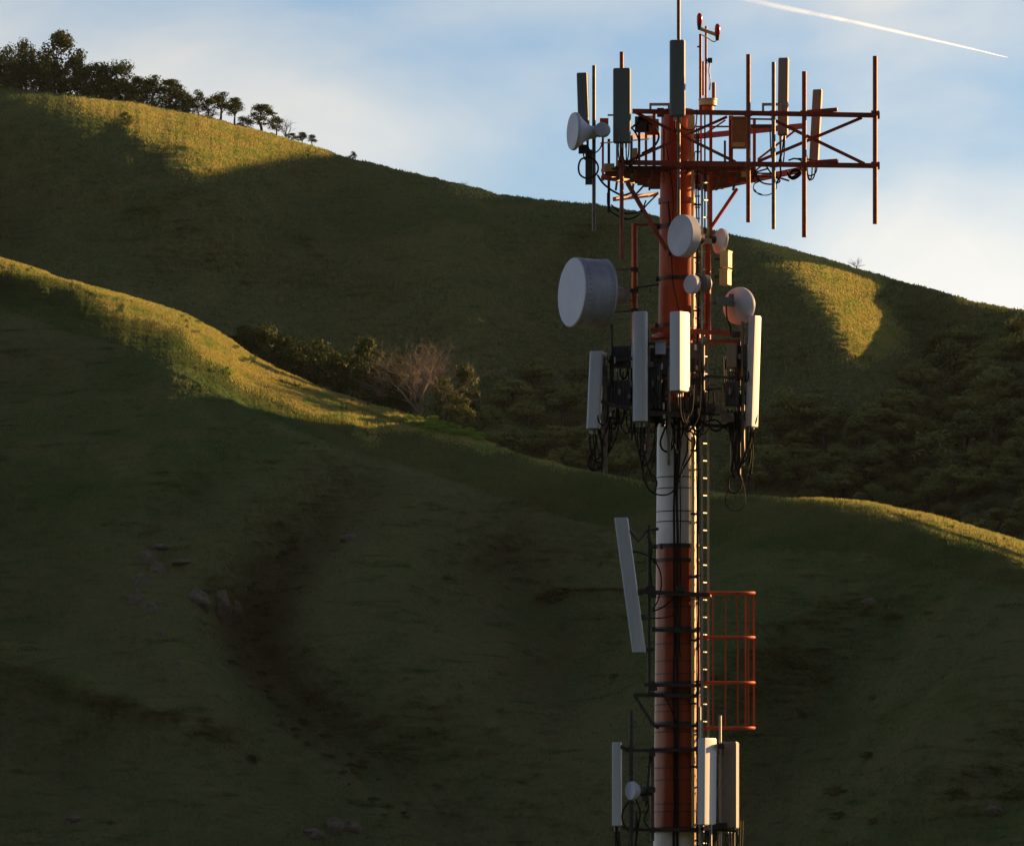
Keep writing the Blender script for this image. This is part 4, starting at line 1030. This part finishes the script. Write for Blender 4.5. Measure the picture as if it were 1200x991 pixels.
T_ = drum('small sunlit dish facing away to the right just above the two cream boxes', 846, 283, 15, (-.86, -.42, .12), .06, -.1, n=30)
# dish seen from behind, right
c = P(866, 358.5, -.1); a_ = frame_axis((.60, .79, .03)); R = 22*S
rd = Thing('domed_dish', 'round dish seen from behind at the right, its domed white back catching pink light', 'dish antenna', c, 'smaller dishes on the mast')
mb = B(); mb.lathe(c, a_, [(-.24, 0), (-.235, R*.2), (-.20, R*.5), (-.13, R*.78), (-.04, R*.96), (0, R), (.03, R), (.03, R*.95)], 48); rd.part('reflector', mb, M['dish'])
mb = B(); mb.lathe(c, a_, [(.03, R*.96), (.05, R*.8), (.06, 0)], 48); rd.part('cover', mb, M['dish'])
mb = B(); mb.box(P(849, 353.5, -.5), (8*S, .08, 5*S)); mb.box(P(857, 352, -.45), (3*S, .07, 7*S)); mb.tube([P(856, 353, -.45), c - a_*.2], .05, 10); mb.bar(P(836, 356, -.25), P(850, 354, -.5), .05); rd.part('mounting_bracket', mb, M['radome_dark'])
mb = B(); mb.tube(spline([P(851, 358, -.6), P(852, 372, -.62), P(856, 384, -.6), P(857, 394, -.5)], 6), .018, 6); rd.part('jumper_cable', mb, M['rubber'])

# horn-like dish at top left
c = P(672.5, 154, -1.35); a_ = frame_axis((.93, .30, -.02)); R = 22*S
hd = Thing('conical_dish', 'small cone-backed blue-grey dish at the far left of the head frame', 'dish antenna', c, 'smaller dishes on the mast')
mb = B(); mb.lathe(c, a_, [(-.03, 0), (-.03, R*.97), (.0, R), (.03, R), (.05, R*.95), (.16, R*.66), (.27, R*.42), (.36, R*.34), (.44, R*.34)], 40); hd.part('shroud', mb, M['dish'])
mb = B(); mb.lathe(c + a_*.44, a_, [(0, 5*S), (.10, 5*S), (.10, 0)], 20); hd.part('feed', mb, M['dark'])
mb = B(); mb.lathe(P(704.5, 151.5, -1.45), (.25, .95, 0), [(-.0, 0), (0, 7.8*S), (.03, 8.3*S), (.20, 8.3*S), (.22, 7*S), (.22, 0)], 28); hd.part('radio_unit', mb, M['dish'])
mb = B(); mb.bar(P(690, 153, -1.2), P(704, 152, -1.3), .11, .06); mb.box(P(684, 175, -1.15), (6*S, .05, 5*S)); mb.box(P(690, 196, -1.1), (4.0*S, .06, 20*S)); hd.part('bracket', mb, M['dark'])

# ---- boxes
for lb, y0, y1, x0, x1 in (('upper of two cream boxes catching the sun right of the mast', 294, 313.5, 843.5, 858), ('lower of two cream boxes catching the sun right of the mast', 315.5, 334, 843, 857)):
    b_ = Thing('filter_box', lb, 'equipment box', P((x0+x1)/2, y1, -.2), 'two cream boxes')
    A_ = [np.array([.36, .93, 0]), np.array([-.93, .36, 0]), np.array([0, 0, 1.])]
    mb = B(); mb.box(P((x0+x1)/2, (y0+y1)/2, -.25), (.115, .085, (y1-y0)*S/2), A_); b_.part('case', mb, M['cream'])
    mb = B(); mb.box(P((x0+x1)/2, y0+1.0, -.25), (.125, .095, .012), A_); b_.part('lid', mb, M['cream'])
    mb = B(); mb.bar(P(838, (y0+y1)/2, -.2), P(845, (y0+y1)/2, -.25), .06); b_.part('bracket', mb, M['dark'])

# ---- beacon pair on twin pipes
bc = Thing('obstruction_light_mast', 'twin thin red pipes above the mast carrying two red obstruction lamps on a tilted bar', 'warning light', P(825, 131, 0))
for x_, y0, y1, r_ in ((820.8, 40, 131, 1.7), (827.3, 31, 131, 1.4), (836.3, 97, 122, 2.2), (824.0, 72, 112, 1.4)):
    mb = B(); vp(mb, x_, y0, y1, .0 if x_ != 824.0 else .05, r_, 8); bc.part('pipe', mb, M['red_dark'])
mb = B(); mb.tube([P(819.5, 33.5, -.05), P(839.5, 41, -.05)], 2.1*S, 10); bc.part('crossbar', mb, M['cream'])
mb = B(); mb.tube(spline([P(822, 41, -.06), P(828, 44, -.06), P(836, 49, -.06), P(840, 47, -.06), P(840.5, 42, -.06)], 5), .7*S, 5); bc.part('wire', mb, M['cream'])
for x_, y_ in ((819.8, 22), (840.8, 34.5)):
    mb = B(); mb.lathe(P(x_, y_+6.5, -.05), (0, 0, 1), [(0, 2.9*S), (.03, 3.3*S), (.14, 3.3*S), (.19, 2.5*S), (.215, 1.2*S), (.22, 0)], 20); lp = bc.part('lamp', mb, M['lamp'])
    mb = B(); mb.lathe(P(x_, y_+13, -.05), (0, 0, 1), [(0, 0), (0, 2.2*S), (.10, 3.0*S), (.11, 3.1*S), (.11, 0)], 16); bc.part('lamp_base', mb, M['dark'], parent=lp)
mb = B(); mb.box(P(832, 71, 0), (2.6*S, .05, 2.6*S)); bc.part('junction_box', mb, M['dark'])
mb = B(); mb.bar(P(827, 71, 0), P(829.6, 71, 0), .03); bc.part('arm', mb, M['dark'])
mb = B(); mb.bar(P(817, 55, 0), P(821, 55, 0), .03); bc.part('stub_arm', mb, M['dark'])
mb = B(); mb.tube(spline([P(831.8, 74, 0), P(831, 84, 0), P(832.4, 94, 0), P(831.4, 106, 0)], 5), .8*S, 5); bc.part('cable', mb, M['galv'])
mb = B(); mb.lathe(P(829.5, 124, 0), (0, 0, 1), [(0, 9*S), (0, 10.6*S), (.10, 10.6*S), (.11, 11.2*S), (.13, 11.2*S), (.13, 0)], 28); bc.part('collar', mb, M['cream'])
mb = B(); mb.lathe(P(829.5, 133, 0), (0, 0, 1), [(0, 7.5*S), (.15, 7.5*S)], 24); bc.part('stub', mb, M['red'])
lr = Thing('lightning_rod', 'thin dark spike rising from the tallest panel antenna to the very top edge', 'lightning rod', P(795, 47, -1.1))
mb = B(); vp(mb, 795, -14, 46, -1.15, 1.9, 10); mb2 = B(); mb2.lathe(P(795, -14, -1.15), (0, 0, 1), [(0, 1.9*S), (.05, 1.2*S), (.35, 0.02)], 10)
lr.part('rod', mb, M['rust']); lr.part('tip', mb2, M['galv'])

# ---- middle ring frame
mr_ = Thing('middle_ring_frame', 'dark steel ring frame round the mast holding the middle panels and radio units', 'antenna frame', P(MX, 490, 0))
for p, q, w_, m_ in [((757,387,-.5),(790,386,-.7),5,'red_dark'),((806,388,-.6),(868,391,-.3),5.2,'red_dark'),((812,400,-.5),(866,400,-.3),4.4,'red_dark'),((757,402,-.5),(790,401,-.7),4,'red_dark'),
    ((702,470,-.8),(760,486,-.9),4,'dark'),((704,424,-.7),(745,420,-.8),3.2,'dark'),((822,441,-.4),(870,443,-.4),3.2,'dark'),((808,483,-.6),(868,486,-.3),5.5,'dark'),((806,497,-.5),(858,500,-.3),4,'dark'),((755,484,-.9),(812,487,-.8),6,'dark'),((828,457,-.5),(845,455,-.5),3,'dark'),((845,455,-.45),(843,482,-.45),3,'box_brown'),((744,402,-.8),(792,404,-.9),3,'dark')]:
    mb = B(); beam(mb, p, q, w_); mr_.part('beam', mb, M[m_])
for y_ in (395, 486):
    mb = B(); mb.lathe(P(MX, y_, 0), (0, 0, 1), [(-.04, rpole(y_)*S), (-.04, rpole(y_)*S+.12), (.04, rpole(y_)*S+.12), (.04, rpole(y_)*S)], 32); mr_.part('collar', mb, M['red_dark' if y_ < 400 else 'dark'])
for x_, y0, y1, d_, r_, m_ in [(709.5,415,556,-.75,2.6,'pipe'),(716.8,380,425,-.7,1.7,'dark'),(760,380,550,-.8,2.2,'pipe'),(784,430,545,-.85,2.2,'pipe'),(870.5,377,545,-.35,2.6,'pipe'),(866,400,560,-.3,2.4,'dark'),(823.5,388,500,-.45,2.6,'dark'),(819,400,470,-.5,1.6,'pipe'),(777,440,500,-.7,3.0,'dark'),(768,405,490,-.6,2.4,'dark'),(858,485,560,-.3,2.2,'dark'),(752,490,530,-.8,2.0,'dark')]:
    mb = B(); vp(mb, x_, y0, y1, d_, r_, 10); mr_.part('pipe', mb, M[m_])
for x_, y_, sx, sz in [(707,436,5,4.5),(711,448,5,4),(711,488,5,4),(717,487,5,4),(852,489,8,5),(843,480,5,4),(862,392,5,3),(828,397,4,3),(772,423,6,4),(764,428,4,4),(833,478,5,5),(815,440,5,3),(815,470,5,4),(800,488,7,5),(770,492,9,4),(790,478,6,6),(806,475,5,6)]:
    mb = B(); mb.box(P(x_, y_, -.72), (sx*S, .05, sz*S)); mb.box(P(x_+sx*.6, y_-1, -.79), (.022, .03, .03)); mr_.part('clamp', mb, M['pipe' if (x_*7) % 3 < 1 else 'dark'])

rj = random.Random(21)
for k in range(34):
    x0 = rj.choice([rj.uniform(757, 800), rj.uniform(800, 822), rj.uniform(850, 878), rj.uniform(712, 745)]); y0 = rj.uniform(425, 492); dd = -.8 + rj.uniform(-.12, .2) if x0 < 830 else -.45 + rj.uniform(-.1, .15)
    x1 = x0 + rj.uniform(-16, 16); ln_ = rj.uniform(12, 42)
    mb = B(); mb.tube(spline([P(x0, y0-8, dd+.1), P(x0+rj.uniform(-3, 3), y0+ln_*.5, dd), P((x0+x1)/2, y0+ln_, dd-.04), P(x1, y0+ln_*.6, dd), P(x1+rj.uniform(-3, 3), y0-10, dd+.12)], 5), rj.uniform(.7, 1.3)*S, 5); mr_.part('jumper_cable', mb, M['rubber'])
for k in range(26):
    x0 = rj.choice([rj.uniform(758, 785), rj.uniform(798, 822), rj.uniform(850, 876), rj.uniform(706, 742)]); y0 = rj.uniform(402, 492); dd = -.95 if x0 < 830 else -.6
    mb = B(); mb.tube([P(x0, y0, dd), P(x0, y0+rj.uniform(4, 8), dd)], rj.uniform(1.0, 1.8)*S, 8); mr_.part('connector', mb, M['pipe' if k % 3 else 'galv'])
for x0, x1, y0, y1 in ((758,788,408,430),(758,786,470,490),(800,822,402,436),(812,824,446,482),(744,758,470,488),(852,868,486,500)):
    mb = B(); mb.box(P((x0+x1)/2, (y0+y1)/2, -.62 if x0 < 830 else -.3), ((x1-x0)*S/2, .07, (y1-y0)*S/2)); mr_.part('mounting_plate', mb, M['dark'])

def radio(label, x0, x1, y0, y1, d, mat='radio', fins=7):
    T_ = Thing('radio_unit', label, 'radio unit', P((x0+x1)/2, y1, d), 'radio units of the middle ring')
    c = P((x0+x1)/2, (y0+y1)/2, d); h = ((x1-x0)*S/2, .09, (y1-y0)*S/2)
    A_ = [np.array([.97, -.24, 0]), np.array([.24, .97, 0]), np.array([0, 0, 1.])]
    mb = B(); mb.box(c, h, A_); T_.part('case', mb, M[mat])
    mb = B()
    for k in range(fins):
        f_ = (k+.5)/fins*2-1; mb.box(c + A_[0]*h[0]*f_*.9 - A_[1]*(h[1]+.02), (.008, .022, h[2]*.92), A_)
    T_.part('cooling_fins', mb, M[mat])
    for k in range(3):
        q = c - np.array([0, 0, h[2]]) + A_[0]*h[0]*(k-1)*.6
        mb = B(); mb.tube([q, q-np.array([0, 0, .07])], .02, 8); T_.part('connector', mb, M['galv'])
        rr_ = random.Random(int(x0*3+k)); e = q-np.array([0, 0, .07]); dr = rr_.uniform(.25, .6); sx = rr_.uniform(-.3, .3)
        mb = B(); mb.tube(spline([e, e+np.array([sx*.1, -.04, -dr*.6]), e+np.array([sx*.6, -.06, -dr]), e+np.array([sx, .0, -dr*.4]), e+np.array([sx*1.1, .1, .3])], 5), .014, 5); T_.part('jumper_cable', mb, M['rubber'])
    return T_
radio('upper black radio unit left of the rounded panel antenna', 719, 741, 406, 431, -.6)
radio('lower black radio unit left of the rounded panel antenna', 712, 739, 446, 477, -.65)
radio('tall dark radio unit between the rounded panel and the front sunlit panel', 761, 776, 428, 474, -.75)
radio('dark radio unit behind the left edge of the front sunlit panel', 776, 788, 412, 440, -.7)
radio('purplish grey radio unit left of the rightmost middle panel', 853, 864, 403, 431, -.35, 'radome_brown')
radio('dark blue radio unit below the purplish one at the right of the middle ring', 850.5, 866, 447, 476, -.4)
radio('small upright dark unit touching the rightmost middle panel', 871, 877, 404, 432, -.3, fins=3)
radio('small dark unit in the square frame right of the mast', 812, 822, 440, 468, -.45, fins=3)
b_ = Thing('junction_box', 'small pale blue box between the rounded panel and the front sunlit panel', 'equipment box', P(774, 416, -.8))
mb = B(); mb.box(P(774, 408, -.9), (6*S, .06, 7*S)); b_.part('case', mb, M['blue']); mb = B(); mb.box(P(774, 400.5, -.9), (6.6*S, .07, 1.0*S)); b_.part('lid', mb, M['radome_dark'])

# ---- loose cables
G1 = 'loose cables hanging from the middle ring'
CB = [([(692,500),(691,515),(694,530),(700,538),(705,530),(707,515),(712,500),(720,480)],1.1,'cable loop lowest under the leaning left panel'),
 ([(697,500),(698,520),(691,535),(690,546),(696,551),(704,546),(706,530),(703,510),(700,498)],1.2,'wide drooping loop at the very left of the middle ring'),
 ([(703,498),(704,512),(709,524),(706,540),(697,540),(692,532)],1.0,'crossing cable in the left bundle beside the pale leaning panel'),
 ([(725,485),(724,505),(718,522),(712,533)],1.0,'cable slanting from the lower black radio unit to the left pipe'),
 ([(745,494),(744,508),(747,522),(752,534),(757,528),(759,508)],1.1,'loop just under the rounded panel antenna'),
 ([(752,494),(750,512),(754,530),(759,545),(763,556),(766,565)],1.0,'cable dropping from the rounded panel past its pipe'),
 ([(756,530),(753,545),(755,562),(762,575),(775,580),(788,576),(796,560),(800,545),(805,530),(806,515)],1.0,'big slack loop crossing in front of the white band of the mast'),
 ([(760,548),(757,560),(760,572),(766,576),(770,566),(766,556)],.8,'small ring of cable left of the white band of the mast'),
 ([(784,490),(778,505),(774,517),(776,526),(783,529),(789,522),(790,508),(786,494)],1.3,'round black cable loop on the white band of the mast under the front panel'),
 ([(790,505),(798,502),(806,513),(810,517)],1.0,'short cable bridging the white mast to its sunlit edge'),
 ([(806,478),(803,492),(806,503),(812,508),(814,520),(808,537),(800,550),(796,564)],1.1,'cable sagging from the frame to the pair of feeder cables'),
 ([(797,462),(796,480),(797,520),(795,560),(793,580)],1.1,'straight cable dropping from the front sunlit panel'),
 ([(858,490),(856,510),(860,530),(857,550),(861,560)],1.4,'thick cable at the left of the right hanging bundle'),
 ([(862,488),(863,510),(861,535),(864,553)],1.6,'thick cable in the middle of the right hanging bundle'),
 ([(880,502),(880,512),(874,530),(868,545),(864,556)],1.5,'cable curving in from the rightmost middle panel'),
 ([(884,503),(882,520),(876,535),(870,543)],1.0,'thin cable outermost at the right of the right hanging bundle'),
 ([(862,550),(855,560),(854,572),(860,578),(867,573),(869,562),(864,550)],1.1,'black teardrop loop at the bottom of the right bundle'),
 ([(858,556),(853,575),(850,588),(856,597),(866,598),(873,589),(872,572),(867,555)],.6,'largest thin cable loop at the bottom of the right bundle'),
 ([(866,488),(868,505),(866,525),(864,545)],1.2,'cable beside the lit pipe of the right bundle'),
 ([(830,500),(840,505),(850,498),(858,494)],1.2,'short cable sagging below the beam right of the ladder'),
 ([(812,480),(822,494),(838,492),(848,500),(857,508)],1.0,'cable looping from the ladder to the right bundle')]
for pts_, r_, lb in CB:
    rr_ = random.Random(len(lb)); cable([(x, y, -.75 - .04*math.sin(i*1.3) if x < 800 else -.55 - .04*math.sin(i)) for i, (x, y) in enumerate(pts_)], r_, lb, G1, name='hanging_cable')
G2 = 'loose cables of the head frame'
for pts_, r_, lb, d_ in [([(690,184),(681,187),(678,196),(680,205),(688,209),(698,205),(701,196),(697,188),(690,184)],1.1,'black cable coil under the cone-backed dish at the far left',-1.15),
 ([(700,205),(706,214),(714,221),(722,226),(730,229),(740,226)],1.2,'cable slanting from the cone-backed dish to the platform floor',-.9),
 ([(712,226),(713,243),(722,252),(735,257),(748,252),(758,240),(770,228)],1.0,'lower slack cable under the left of the platform floor',-.6),
 ([(716,240),(728,249),(742,250),(752,246),(757,235)],.9,'upper slack cable under the left of the platform floor',-.6),
 ([(740,150),(752,142),(766,148),(772,160),(766,172),(752,180)],1.2,'cable arching beside the mast top at the left',-.6),
 ([(712,135),(722,136),(730,144),(742,152),(750,166)],1.0,'cable from the small round radio unit behind the left panel',-.7),
 ([(882,210),(886,200),(896,194),(905,205),(914,212),(905,216),(893,214),(886,206)],1.0,'coil of cable below the chord between the brown and black pipes',-.8),
 ([(893,228),(884,224),(884,216),(892,212)],.6,'thin wire loop low under the platform at the right, left end',-.8),
 ([(884,222),(890,228),(902,228),(910,220),(908,212)],.6,'thin wire loop hanging lowest under the platform at the right',-.8),
 ([(919,160),(917,175),(914,190),(915,205),(910,214)],1.1,'cable dropping from the warm grey panel with the sunlit edge',-.7),
 ([(924,188),(932,186),(940,190),(936,202),(926,208),(922,200)],1.0,'cable curl left of the brown pipe near the bottom chord',-.8),
 ([(958,192),(956,202),(950,206),(944,204)],.9,'cable end curling under the slanted warm grey panel',-.7),
 ([(926,204),(932,199),(938,203),(930,209),(924,206)],2.0,'thick knot of black cable left of the brown pipe',-.8),
 ([(935,186),(948,187),(957,190)],1.0,'short black cable from the brown pipe to the slanted panel',-.9)]:
    cable([(x, y, d_) for x, y in pts_], r_, lb, G2, name='hanging_cable')

# ---- left lower brackets and lowest ring
lb_ = Thing('left_bracket_frame', 'dark pipe and brackets on the left of the red mast holding the leaning white panel', 'bracket', P(760, 812, -.2))
for x_, y0, y1, r_, m_ in ((760.5, 615, 812, 2.0, 'dark'),):
    mb = B(); vp(mb, x_, y0, y1, -.5, r_, 10); lb_.part('pipe', mb, M[m_])
for pl_, r_ in (([(738,621,-.6),(748,634,-.55),(758,621,-.5),(771,619.5,-.4)], 2.0), ([(743,814,-.5),(766,850,-.5),(771,852,-.4)], 1.9)):
    mb = B(); mb.tube([P(*q) for q in pl_], r_*S, 7); lb_.part('bent_arm', mb, M['dark'])
for p, q, w_ in (((748,693,-.6),(830,697,-.5),5),((742,814,-.5),(818,815,-.5),4.5),((755,802,-.5),(822,803,-.5),4),((766,850,-.5),(818,850,-.5),3.5),((756,761,-.5),(767,761,-.5),4),((750,724,-.6),(762,724,-.5),3),((768,738,-.5),(816,739,-.5),3.5)):
    mb = B(); beam(mb, p, q, w_); lb_.part('arm', mb, M['dark'])
for x_, y_, s_ in ((762,690,6),(750,694,4),(797,690,5),(765,697,4),(765,806,5),(782,814,4),(752,723,3.5),(794,738,3),(775,640,2)):
    mb = B(); mb.box(P(x_, y_, -.58), (s_*S, .05, 3.2*S)); lb_.part('clamp', mb, M['dark'])
for pts_, r_, lb in [([(741,646),(752,648),(764,654),(773,668),(775,685),(771,703),(765,714)],.8,'thin cable arcing behind the pipe beside the leaning white panel'),
  ([(764,716),(775,712),(786,704),(793,696)],.9,'thin cable from the left bracket pipe to the front feeder pair'),
  ([(756,724),(770,724),(785,722),(792,716)],.7,'lower thin cable crossing the red mast below the leaning panel top bracket'),
  ([(778,814),(786,830),(792,845)],.7,'short wire slanting across the red mast above the lowest ring'),
  ([(758,628),(764,640),(762,660),(764,690)],.8,'thin cable beside the bracket pipe behind the leaning panel')]:
    cable([(x, y, -.52) for x, y in pts_], r_, lb, 'thin cables of the left bracket', name='hanging_cable')

lf = Thing('lowest_ring_frame', 'dark pipe frame round the mast holding the lowest panels near the photo bottom', 'antenna frame', P(MX, 975, 0))
for x_, y0, y1, d_, r_, m_ in ((739.5,832,1010,-.75,2.5,'dark'),(764.3,882,985,-.55,2.6,'pipe'),(820,828,1000,-.75,1.6,'galv'),(844,838,1000,-.55,1.7,'galv'),(745.5,950,1010,-.6,1.3,'dark'),(860,960,1010,-.5,1.5,'dark'),(833,960,1010,-.8,1.5,'galv'),(724,968,1010,-.7,1.8,'dark')):
    mb = B(); vp(mb, x_, y0, y1, d_, r_, 10); lf.part('pipe', mb, M[m_])
for p, q, w_ in (((727,874,-.75),(735,879,-.7),3.5),((733,879,-.7),(820,878,-.6),3.6),((728,968,-.75),(738,971.5,-.7),3.5),((735,972,-.7),(828,971,-.6),3.6),((812,878,-.6),(822,872,-.7),3),((840,880,-.5),(858,880,-.45),8),((828,971,-.6),(862,973,-.5),3.6),((757,945,-.6),(762,882,-.6),2.6),((840,967,-.6),(852,967,-.6),7)):
    mb = B(); beam(mb, p, q, w_); lf.part('beam', mb, M['dark'])
for y_ in (878, 971):
    mb = B(); mb.lathe(P(MX, y_+2, 0), (0, 0, 1), [(-.03, rpole(y_)*S+.02), (-.03, rpole(y_)*S+.06), (.03, rpole(y_)*S+.06), (.03, rpole(y_)*S+.02)], 32); lf.part('collar', mb, M['dark'])
for x_, y_ in ((739,878),(764,883),(764,925),(739,972),(764,972),(820,878),(845,874),(756,935),(815,972),(838,968)):
    mb = B(); mb.box(P(x_, y_, -.72), (4*S, .05, 3*S)); lf.part('clamp', mb, M['dark'])
c = P(738.5, 926, -.8)
d5 = Thing('small_dish', 'small round white dish half hidden behind a pipe at the left of the lowest ring', 'dish antenna', c, 'smaller dishes on the mast')
a_ = frame_axis((.82, .55, 0)); R = 11*S
mb = B(); mb.lathe(c, a_, [(-.01, 0), (0, R*.95), (.02, R), (.07, R), (.16, R*.7), (.20, 0)], 28); d5.part('shroud', mb, M['dish'])
mb = B(); mb.lathe(c+a_*.16, a_, [(0, R*.6), (.18, R*.55), (.18, 0)], 20); mb.box(c + a_*.42, (.08, .07, .09)); d5.part('radio_unit', mb, M['radio'])
for pts_, r_, lb in [([(742,936),(733,944),(729,956),(733,968),(742,972),(750,960)],1.0,'cable loop under the small round dish of the lowest ring'),
   ([(745,935),(750,950),(748,968),(744,990)],1.0,'cable dropping from the small round dish to the photo bottom'),
   ([(722,968),(722,980),(725,995),(727,1010)],1.4,'cable hanging from the left panel of the lowest ring'),
   ([(830,968),(829,978),(834,985),(838,1000)],1.0,'cable under the sunlit panel of the lowest ring, left one'),
   ([(836,968),(838,982),(832,992),(834,1005)],1.0,'cable under the sunlit panel of the lowest ring, right one'),
   ([(853,972),(850,985),(856,996),(852,1008)],1.0,'cable under the pinkish panel of the lowest ring, left one'),
   ([(862,972),(865,982),(862,994),(866,1006)],1.0,'cable under the pinkish panel of the lowest ring, right one'),
   ([(757,930),(760,945),(755,960),(762,972)],1.0,'cable beside the lit pipe left of the mast in the lowest ring')]:
    cable([(x, y, -.72) for x, y in pts_], r_, lb, 'loose cables of the lowest ring', name='hanging_cable')
